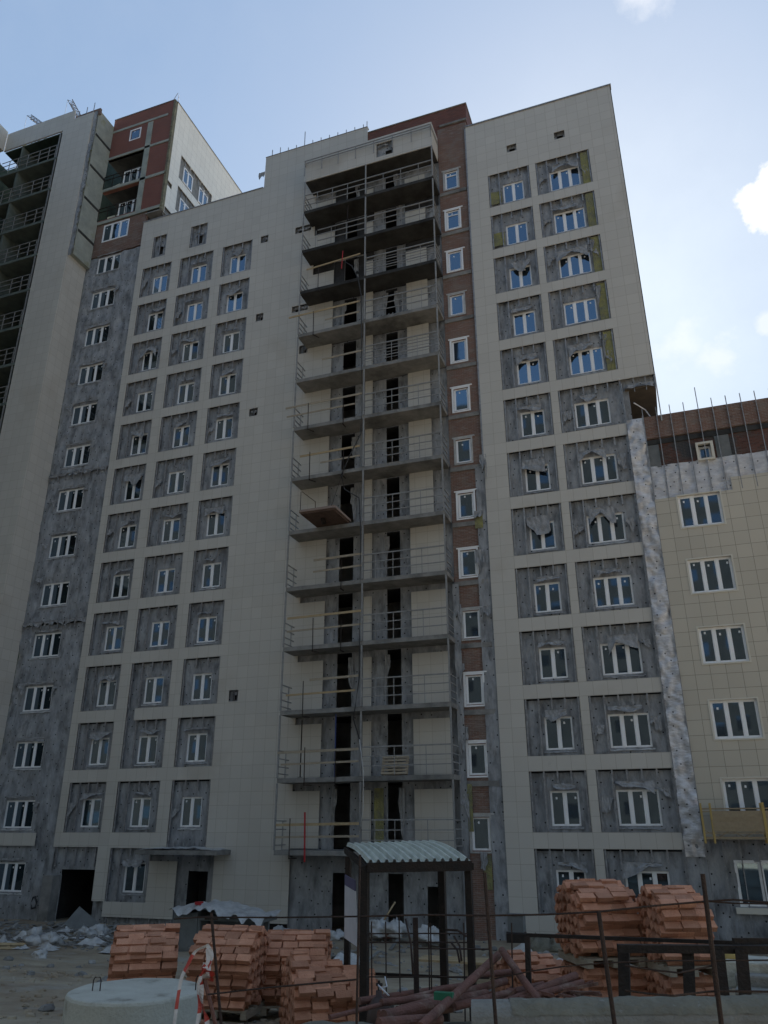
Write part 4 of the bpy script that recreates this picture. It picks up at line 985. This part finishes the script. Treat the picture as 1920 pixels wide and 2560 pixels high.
# ============================================================ PIPE HEAP
SC = 1.25
pipes = [
 (No(870, 1110, 8.6), No(1165, 1515, 8.0), .036, 'brown steel pipe leaning down to the right, crossing over the others in the heap'),
 (No(845, 1150, 8.7), No(270, 1680, 7.2), .038, 'long brown steel pipe running down to the lower left and crossing the leaning one'),
 (Mo(960, 1610, 7.6), No(440, 1400, 8.6), .020, 'thinnest pale pipe end poking out at the left of the scrap heap'),
 (Mo(1180, 1490, 8.4), No(640, 1370, 9.2), .034, 'greyish pipe lying highest along the back of the scrap heap'),
 (Mo(1330, 1600, 7.8), No(500, 1530, 8.2), .050, 'thick rust red pipe in the middle of the heap'),
 (No(0, 1600, 7.5), No(760, 1440, 8.4), .048, 'rust red pipe lying below the crossed pair'),
 (No(100, 1560, 7.8), No(900, 1340, 8.8), .036, 'dull red pipe sloping up to the right behind the rods'),
 (No(520, 1530, 7.9), No(1180, 1370, 8.6), .036, 'pipe with a pale scraped top lying just above the grey cement pipe'),
 (No(700, 1300, 8.8), No(960, 1270, 9.0), .030, 'short pipe lying level behind the crossed pair'),
 (No(880, 1510, 8.0), No(1420, 1300, 8.8), .038, 'pipe whose open pinkish end points right at the far end of the heap'),
 (No(1000, 1480, 8.1), No(1470, 1350, 8.8), .030, 'brown pipe lying at the right end of the heap under another'),
 (No(-20, 1500, 8.0), No(420, 1455, 8.5), .032, 'dusty pipe half buried at the left of the heap'),
 (No(-40, 1655, 7.2), No(420, 1620, 7.6), .045, 'lowest red pipe at the bottom edge of the picture'),
]
for (p, q, r_, lb) in pipes:
    tag(MB().tube([p, q], r_*1.15, 14).build('steel_pipe', RUST, smooth=False), lb, 'pipe', 'rusty pipes in the scrap heap')
# angle irons and offcuts
b = MB(); rs = random.Random(5)
for i in range(60):
    x, y = rs.uniform(560, 1500), rs.uniform(1400, 1560); p = No(x, y, 8.6+rs.uniform(-.3, .4)); a = rs.uniform(-.6, .6); L = rs.uniform(.1, .5)
    b.bar(p, p+Vector((math.cos(a)*L, math.sin(a)*L, rs.uniform(-.1, .15))), rs.uniform(.02, .05), rs.uniform(.01, .04))
tag(b.build('scrap_metal', RUST), 'tangle of rusty angle iron and metal offcuts filling the gaps of the pipe heap', 'scrap', kind='stuff')
hc = No(350, 1530, 8.1); ra = Vector((rt.x, rt.y, 0))
b = MB()
def heap(u, v):
    a = (u-.5)*9; c = (v-.5)*3.4; p = hc+ra*a+Vector((fw.x, fw.y, 0)).normalized()*c
    g = gh(p.x, p.y)-.05; k = math.exp(-(a/3.3)**4)*math.exp(-(c/1.15)**2); p.z = g+(hc.z-.16-g)*k+.05*fbm(p.x*3, p.y*3, 1)*k; return p
b.grid(heap, 60, 24); tag(b.build('spoil_heap', DUST, smooth=True), 'low dusty spoil bank under the pipes and in front of the brick pallets', 'spoil', kind='stuff')
tag(MB().box(-.1, .1, -.04, .04, 0, .07, Matrix.Translation(No(445, 1480, 7.7))).build('green_offcut', mat('green_plastic', (.03, .16, .09), .5)), 'small green plastic offcut on the pipe heap', 'offcut')
# big cement pipe with dusty top
p0, p1 = No(660, 1652, 7.0), Ro(1900, 1640, 7.2)
b = MB(); b.tube([p0, p1], .19, 28, cap=False); b.tube([p0+(p1-p0)*.001, p1], .155, 28, cap=False); 
n_ = 28
for j in range(n_): b.f.append((j, (j+1) % n_, 2*n_+(j+1) % n_, 2*n_+j))
tag(b.build('cement_pipe', ASB, smooth=False), 'thick grey cement pipe lying along the lower right edge, open end to the left', 'pipe')
b = MB()
def fn(u, v):
    p = p0.lerp(p1, .12+u*.88); s_ = rt*0; a = (v-.5)*2.2
    q = p+Vector((0, 0, 1))*.198*math.cos(a)-Vector((fw.x, fw.y, 0)).normalized()*.198*math.sin(a)
    q.z += .012*fbm(q.x*6, q.y*6, 2)+.014*fbm(q.x*15, q.y*15, 2); return q
b.grid(fn, 120, 8); tag(b.build('dried_mud', DUST, smooth=True), 'crust of dried mud along the top of the thick cement pipe', 'mud', kind='stuff')

# ============================================================ STEEL BARRIER FRAMES
e = empty('steel_table', Ro(590, 1500, 7.9), 'black steel table frame in front of the tall brick pallets', 'frame')
b = MB(); b.bar(Ro(548, 1098, 7.9), Ro(1800, 1108, 8.3), .105, .075); b.build('top_beam', DARKST, e)
for (x, y, x2, y2, wd) in ((590, 1120, 605, 1530, .10), (1065, 1110, 1090, 1520, .10), (1280, 1110, 1345, 1510, .12), (1460, 1110, 1510, 1510, .10)):
    MB().bar(Ro(x, y, 8.1), ext(Ro(x, y, 8.1), Ro(x2, y2+160, 8.1), .45), wd*1.2, wd*1.2).build('leg', DARKST, e)
e = empty('steel_trestle', No(1070, 1350, 8.6), 'long thin black angle beam on a single post left of the black table frame', 'frame')
MB().bar(No(1058, 1000, 8.6), Ro(1420, 1058, 8.2), .038, .038).bar(Ro(1400, 1045, 8.2), Ro(1800, 1045, 8.4), .045, .06).build('beam', DARKST, e)
MB().bar(No(1062, 1010, 8.6), ext(No(1062, 1010, 8.6), No(1075, 1420, 8.6), .45), .06, .06).build('leg', DARKST, e)
tag(MB().box(-.13, .13, -.12, .12, 0, .10, Matrix.Translation(No(985, 1050, 20.2)) @ Matrix.Scale(2.2, 4) @ Matrix.Rotation(.2, 4, 'Z')).build('steel_plate', DARKST), 'flat dark plate propped under the brown crate behind the fence rods', 'plate')
b = MB(); c = No(985, 935, 20.4); b.box(-.22, .22, -.2, .2, -.31, .28, Matrix.Translation(c))
for z in (-.33, .28): b.box(-.24, .24, -.22, .22, z, z+.03, Matrix.Translation(c))
tag(b.build('metal_box', GREYB), 'dull grey-brown upright box behind the fence rods, right of the shelter', 'box')
SC = 1.0
for i, (x, y, d, wd, h, lb) in enumerate(((1480, 1190, 11.5, 1.9, .28, 'pale concrete beam lying on top of the blocks at the right edge'), (1560, 1290, 11.3, 1.9, .30, 'greenish grey concrete beam under the pale one at the right edge'), (1560, 1400, 11.1, 1.9, .8, 'lowest mossy concrete block at the right edge behind the black legs'))):
    p = Ro(x-150, y, d); M = Matrix.Translation(p) @ Matrix.Rotation(R(-8), 4, 'Z')
    b = MB(); b.box(0, wd, 0, .6, -h, 0, M); o = b.build('concrete_block', RING if i == 0 else ASB); tag(o, lb, 'concrete block', 'concrete blocks by the right edge')
    bv = o.modifiers.new('bevel', 'BEVEL'); bv.width = .02; bv.segments = 2
p = Ro(1390, 1165, 11.8); b = MB(); lump(b, p, .16, 5, n=12, m_=8); tag(b.build('yellow_bag', YELLOW, smooth=True), 'small crumpled yellow bag on the concrete beams at the right edge', 'bag')

# ============================================================ LEFT MIDDLE GROUND: pallet, grey bin under plastic, bags
def onY(px, py, Y): d = fw*1938.87+r2*(px-960)-u2*(py-1280); return cam.location+d*((Y+34.575)/d.y)
def pallet(M, name, label, m=PINE):
    e = empty(name, M.translation, label, 'pallet')
    b = MB()
    for i in range(6): b.box(-.6, .6, -.4+i*.142, -.4+i*.142+.09, .12, .142, M)
    b.build('deck_boards', m, e); b = MB()
    for x in (-.6, -.06, .5): b.box(x, x+.1, -.4, .4, .02, .118, M)
    for y in (-.4, -.05, .3): b.box(-.6, .6, y, y+.1, 0, .018, M)
    b.build('runners', m, e); return e
p = onY(20, 2370, -8.5); M = Matrix.Translation((p.x, p.y, p.z-.25)) @ Matrix.Rotation(.3, 4, 'Z') @ Matrix.Rotation(R(62), 4, 'X')
pallet(M, 'wooden_pallet', 'pale wooden pallet tipped up at the left edge in front of the grey strip')
p = onY(500, 2330, -6.5)
e = empty('site_bin', (p.x, p.y, -1.0), 'grey panelled bin heaped with plastic sheeting in front of the left entrance', 'bin')
x0, x1 = onY(435, 2300, -6.5).x, onY(655, 2300, -6.5).x
b = MB(); b.box(x0, x0+1.0, -6.5, -5.2, -1.1, .35); b.box(x0+1.0, x1, -6.45, -5.3, .1, .2); 
for x in (x0+1.0, x1-.12): b.box(x, x+.1, -6.45, -6.35, -1.1, .1)
b.box(x0+1.1, x1-.15, -5.7, -5.6, -1.1, .1); b.build('panels', GREYB, e)
b = MB()
def fn(u, v):
    x = x0-.1+u*(x1-x0+.2); y = -6.75+v*1.7; z = .40+.28*math.exp(-((u-.35)/.3)**2)+.13*fbm(x*2, y*2, 1)+.05*fbm(x*6, y*6, 3)
    if v < .15: z -= .35*(1-v/.15)*(.5+fbm(x*3, 1, 1))
    return (x, y, z-.1*u)
b.grid(fn, 44, 14); b.build('plastic_cover', WFILM, e, smooth=True)
MB().box(x0+.9, x0+1.15, -6.6, -6.4, .62, .72, Matrix.Identity(4)).build('red_scrap', REDP, e)
rb = random.Random(21)
def bag(px, py, Y, r_, m, lb, sq=.7, grp=None):
    for k_ in range(60):            # settle it on the ground along the line of sight
        Y = -1.5-k_*.3; c = onY(px, py, Y)
        if c.z > gh(c.x, c.y)+r_*.3: break
    b = MB(); lump(b, c-Vector((0, 0, r_*.25)), r_, rb.uniform(0, 50), sq, 26, 16)
    for i, v_ in enumerate(b.v):
        q = Vector(v_); d = (q-c).normalized(); f = 0
        for k_, a_ in ((2.6, .30), (6, .16), (13, .08)): f += (.5-abs(noise.noise(q*k_+Vector((px, 0, 0)))))*a_*2
        q += d*(f-.28)*r_*1.6; q.z = max(q.z, c.z-r_*.6); b.v[i] = tuple(q)
    return tag(b.build('rubbish_bag', m, smooth=True), lb, 'bag', grp)
for (px, py, Y, r_, m, lb) in ((635, 2325, -4.5, .42, WFILM, 'clear plastic sheet bundle slumped under the grey bin canopy'), (700, 2330, -5.0, .36, WFILM, 'white plastic bundle with a peaked top right of the grey bin'),
    (90, 2345, -5.0, .5, WFILM, 'pale plastic heap right of the tipped pallet'), (130, 2350, -4.6, .42, WFILM, 'second pale plastic heap, nearer the garage opening'), (215, 2330, -4, .4, WFILM, 'tall pale bag by the garage opening'), (240, 2325, -3.5, .42, BAG, 'bulky white bag directly left of the leftmost brick pallet'),
    (100, 2385, -9, .22, BAG, 'small white bag among the flat offcuts on the left'), (840, 2335, -5, .34, BAG, 'white bag under the balcony left of the notice board'),
    (945, 2318, -6, .5, BAG, 'left white sack of the pair inside the shelter'), (990, 2320, -6, .48, BAG, 'right white sack of the pair inside the shelter'), (1075, 2335, -6, .46, BAG, 'white sack beside the right shelter post'),
    (970, 2335, -7, .25, RUST, 'rust brown sack lying between the white sacks in the shelter'), (1350, 2360, -11, .5, DUST, 'low pale sand heap behind the half-used brick pallet'), (1400, 2362, -11, .45, DUST, 'second low sand heap left of the tall brick pallets')):
    bag(px, py, Y, r_, m, lb)
for i in range(26):
    px_, Y_ = rb.choice((rb.uniform(20, 300), rb.uniform(560, 900), rb.uniform(1180, 1420))), rb.uniform(-9, -2.5); c = onY(px_, 2300, Y_); c.z = gh(c.x, c.y)+.02; w_ = rb.uniform(.3, .9); b = MB(); sd9 = rb.uniform(0, 90)
    b.grid(lambda u, v: (c.x+(u-.5)*w_*1.4, c.y+(v-.5)*w_, c.z+.02+.35*w_*max(0, .35+fbm(u*3, v*3, sd9))*(1-(2*u-1)**2)*(1-(2*v-1)**2)*1.6), 12, 10)
    tag(b.build('plastic_sheet', rb.choice((WFILM, BAG, WFILM))), '%s pale plastic scrap on the ground %s' % ('small' if w_ < .5 else ('wide' if w_ > .7 else 'middling'), 'left of the grey bin' if px_ < 400 else ('between the grey bin and the shelter' if px_ < 1000 else 'right of the shelter')), 'plastic sheet', 'scraps of plastic sheet at the foot of the facade')
b = MB(); c = onY(1215, 2400, -14); M = Matrix.Translation(c)
for i in range(3): b.box(-1.6, 1.2, -.4+i*.25, -.2+i*.25, -.05, 0, M)
tag(b.build('timber_boards', PINE), 'pale yellow timber boards stacked flat behind the pipe heap', 'boards')
tag(MB().box(-.5, .7, -.2, .2, -.5, -.08, M).build('timber_crate', WOOD), 'wooden crate under the pale timber boards behind the pipes', 'crate')
tube_thing('leaning_pole', [onY(960, 2300, -5.5), onY(988, 2255, -5.2)], .03, PINE, 'pale pole leaning behind the white sacks in the shelter', 'pole')
o = MB().box(-.7, .7, -.02, .02, -.45, .45, Matrix.Translation(onY(205, 2310, -2.2)) @ Matrix.Rotation(.5, 4, 'Y') @ Matrix.Rotation(-.5, 4, 'X')).build('leaning_sheet', GREYB); tag(o, 'grey sheet leaning crooked in front of the garage opening', 'sheet')
tag(MB().tube([(-30.75, -.25, .1), (-30.6, -.25, -.1), (-30.65, -.25, -.35), (-30.85, -.25, -.4), (-30.95, -.25, -.15), (-30.85, -.25, .1), (-30.7, -.25, .12)], .05, 8).build('cable_coil', HOSE, smooth=True), 'coil of dark cable hung on the membrane left of the garage opening', 'cable')

# ============================================================ THINGS ON THE BALCONIES
def plank(x0, z0, x1, z1, m, lb, wd=.03, hg=.12, y=-1.27): tag(MB().bar((x0, y, z0), (x1, y, z1), wd, hg).build('plank', m), lb, 'plank', 'planks tied along the balcony edges')
names = ['second', 'third', 'fourth', 'fifth', 'sixth', 'seventh', 'eighth', 'ninth', 'tenth', 'eleventh', 'twelfth', 'thirteenth']
pk = {0: ((1.05, -17.1, -13.15), (.55, -17.1, -13.15)), 1: ((1.12, -17.2, -13.2), (.6, -17.0, -13.2)), 2: ((1.35, -15.7, -13.2), (.7, -16.9, -13.4)), 3: ((1.4, -17.0, -13.15), (.75, -17.0, -13.15)), 4: ((1.25, -15.7, -13.15), (.65, -15.7, -13.15)),
      6: ((1.15, -16.7, -13.3), (.6, -15.5, -13.3)), 7: ((1.25, -17.7, -13.2), (.7, -17.6, -13.6)), 8: ((.95, -15.6, -13.2),), 9: ((1.25, -17.8, -13.4), (.55, -15.5, -13.4)), 10: ()}
for i, L in pk.items():
    for j, (h, xa, xb) in enumerate(L):
        z = KB[i]+.2+h
        plank(xa, z-.02, xb, z+.03, WOOD if (i+j) % 3 else PINE, '%s plank along the left bay of the %s storey balcony' % (('upper', 'lower')[j], names[i]), y=-1.29, hg=.09 if j else .11)
tag(MB().bar((-16.8, -1.28, 33.75), (-13.4, -1.28, 33.95), .03, .09).build('plank', PINE), 'pale pine plank near the red levelling bar on the eleventh storey balcony', 'plank', 'planks tied along the balcony edges')
k_ = 0
for i in (0, 1, 2, 3, 6, 7, 9, 10):
    z = KB[i]; x = (-16.4, -15.8, -16.0, -15.6, -16.1, -16.3, -16.2, -16.0)[k_]; k_ += 1
    tag(MB().tube([(x, -1.3, z-.15), (x-.02, -1.3, z+1.5)], .022, 6).bar((x, -1.35, z-.12), (x+.2, -.95, z-.12), .04).build('edge_clamp', DARKST), 'dark clamp post gripping the left bay edge of the %s storey balcony' % names[i], 'clamp post', 'clamp posts on the balcony edges')
for i, x in ((1, -14.3), (6, -14.2), (7, -14.25), (3, -14.15), (4, -14.2)):
    z = KB[i]; tag(MB().tube([(x, -1.3, z-.2), (x, -1.3, z+1.3)], .022, 6).bar((x, -1.35, z-.18), (x, -.95, z-.18), .05).build('edge_clamp', DARKST), 'second dark clamp post, before the left doorway of the %s storey balcony' % names[i], 'clamp post', 'clamp posts on the balcony edges')
for (x, z0, z1, m, lb) in ((-14.45, 5.3, 8.1, BLUEP, 'thin blue prop standing in the left bay of the third storey balcony'), (-16.15, 5.4, 7.9, DARKST, 'thin black prop standing left of the blue one'), (-14.35, 35.3, 38.1, DARKST, 'thin dark prop in the sooty, shade-dark left bay of the second balcony from the top')):
    tag(MB().tube([(x, -1.0, z0), (x, -1.0, z1)], .03, 8).tube([(x, -1.0, (z0+z1)/2), (x, -1.0, z1-.02)], .022, 8).box(x-.08, x+.08, -1.08, -.92, z0-.02, z0).build('steel_prop', m), lb, 'prop')
tag(MB().bar((-14.5, -1.4, 33.1), (-14.44, -1.4, 34.35), .045, .03, (0, 1, 0)).build('red_bar', REDP), 'short red bar hung across a high balcony edge', 'bar')
tag(MB().bar((-15.62, -1.36, 1.9), (-15.68, -1.36, 3.9), .07, .03, (0, 1, 0)).build('red_bar', REDP), 'long red bar hung over the lowest balcony', 'bar')
hp = [(-14.3, -1.25, 34.2-.6), (-13.9, -1.3, 33.2), (-13.5, -1.3, 32.2), (-13.3, -1.3, 31), (-13.25, -1.3, 28), (-13.2, -1.3, 24), (-13.25, -1.3, 22.2), (-13.9, -1.32, 20.9), (-14.3, -1.3, 20.0), (-14.1, -1.3, 19.2), (-13.3, -1.3, 18.6), (-13.2, -1.3, 17), (-13.2, -1.3, 13.5), (-13.2, -1.3, 9.6), (-13.45, -1.32, 7.8), (-13.15, -1.3, 6.9)]
tube_thing('hose', hp, .03, HOSE, 'long dark hose hanging down the middle posts of the balconies', 'hose')
tube_thing('hose', [(-13.15, -1.32, 6.9), (-12.95, -1.32, 5.5), (-12.95, -1.32, 4.0), (-13.1, -1.32, 3.1)], .022, WFILM, 'short pale hose hanging over the lowest balconies', 'hose')
# loading platform pushed out of a balcony
e = empty('loading_platform', (-14.8, -2.1, 17.37), 'small rust brown loading platform pushed out over a middle balcony', 'platform')
b = MB(); b.box(-15.68, -13.92, -3.0, -1.0, 17.40, 17.55); b.build('deck', mat('old_planks', (.13, .085, .065), .9, (.08, .052, .042), 4), e)
PB = mat('pinkish_steel', (.26, .2, .17), .8)
for p_, q_ in (((-15.73, -3.02, 17.55), (-13.87, -3.02, 17.55)), ((-15.73, -3.0, 17.55), (-15.73, -1.0, 17.55)), ((-13.87, -3.0, 17.55), (-13.87, -1.0, 17.55))): MB().bar(p_, q_, .07, .12).build('edge_beam', PB, e)
MB().tube([(-14.9, -2.1, 17.4), (-14.8, -2.1, 17.15)], .12, 10).build('underside_bracket', DARKST, e)
for t_ in ([(-15.7, -3.0, 17.6), (-15.7, -3.0, 18.6)], [(-15.65, -3.0, 18.6), (-14.9, -3.0, 17.95)], [(-14.9, -3.0, 17.6), (-14.9, -3.0, 17.95)]): MB().tube(t_, .018, 6).build('guard_rod', REBAR, e)
MB().tube([(-14.1, -2.9, 17.6), (-14.1, -1.6, 20.0)], .012, 6).build('sling', DARKST, e)
M = Matrix.Translation((-11.6, -.9, 5.75)) @ Matrix.Rotation(R(72), 4, 'X')
pallet(M, 'wooden_pallet', 'wooden pallet leaning on the railing of the third storey balcony', WOOD)
# drying racks / boards on upper right balconies
for (i, lb) in ((9, 'row of short boards leaning by the doorway of the third balcony from the top'),):
    b = MB()
    for j in range(9): b.bar((-12.6+j*.22, -.9, KB[i]+.2), (-12.6+j*.22+.05, -.6, KB[i]+.75), .06, .02)
    tag(b.build('board_row', GREYB), lb, 'boards')

# ============================================================ SUSPENDED CRADLE on the right wing
e = empty('suspended_cradle', (2, -.8, 2.9), 'tan suspended work cradle hanging low on the right wing', 'cradle')
b = MB(); Y0, Y1 = -1.1, -.35
for y in (Y0, Y1):
    for h in (2.9, 3.05, 3.8, 3.9): b.bar((.65, y, h), (12, y, h), .04)
    for i in range(24): x = .65+i*.45; b.bar((x, y, 2.9 if i % 2 else 3.15), (x+.45, y, 3.15 if i % 2 else 2.9), .025)
b.build('truss', TARP, e)
b = MB(); b.box(.65, 12, Y0, Y1, 2.84, 2.88); b.build('deck', WOOD, e)
b = MB()
for x in (.62, .95, 2.75, 5.2):
    b = MB()
    for y in (Y0, Y1): b.bar((x, y, 2.7), (x, y, 4.1), .06 if x != 2.75 else .1)
    b.bar((x, Y0, 4.0), (x, Y1, 4.0), .04); b.bar((x, Y0, 3.3), (x, Y1, 3.3), .04); b.build('end_frame', YELLOW, e)
b = MB()
def fn(u, v): return (.95+u*8, Y0-.03+.015*fbm(u*30, v*3, 1), 3.1+v*.68)
b.grid(fn, 40, 4); b.build('mesh_screen', TARP, e)
tag(MB().box(2.5, 5.5, -.9, -.5, -.3, -.05).box(2.7, 5.2, -.95, -.55, -.04, .1).box(2.4, 5.6, -.9, -.45, -.55, -.32).build('material_pile', DARKST), 'dark pile of sheet material at the foot of the right wing', 'pile')
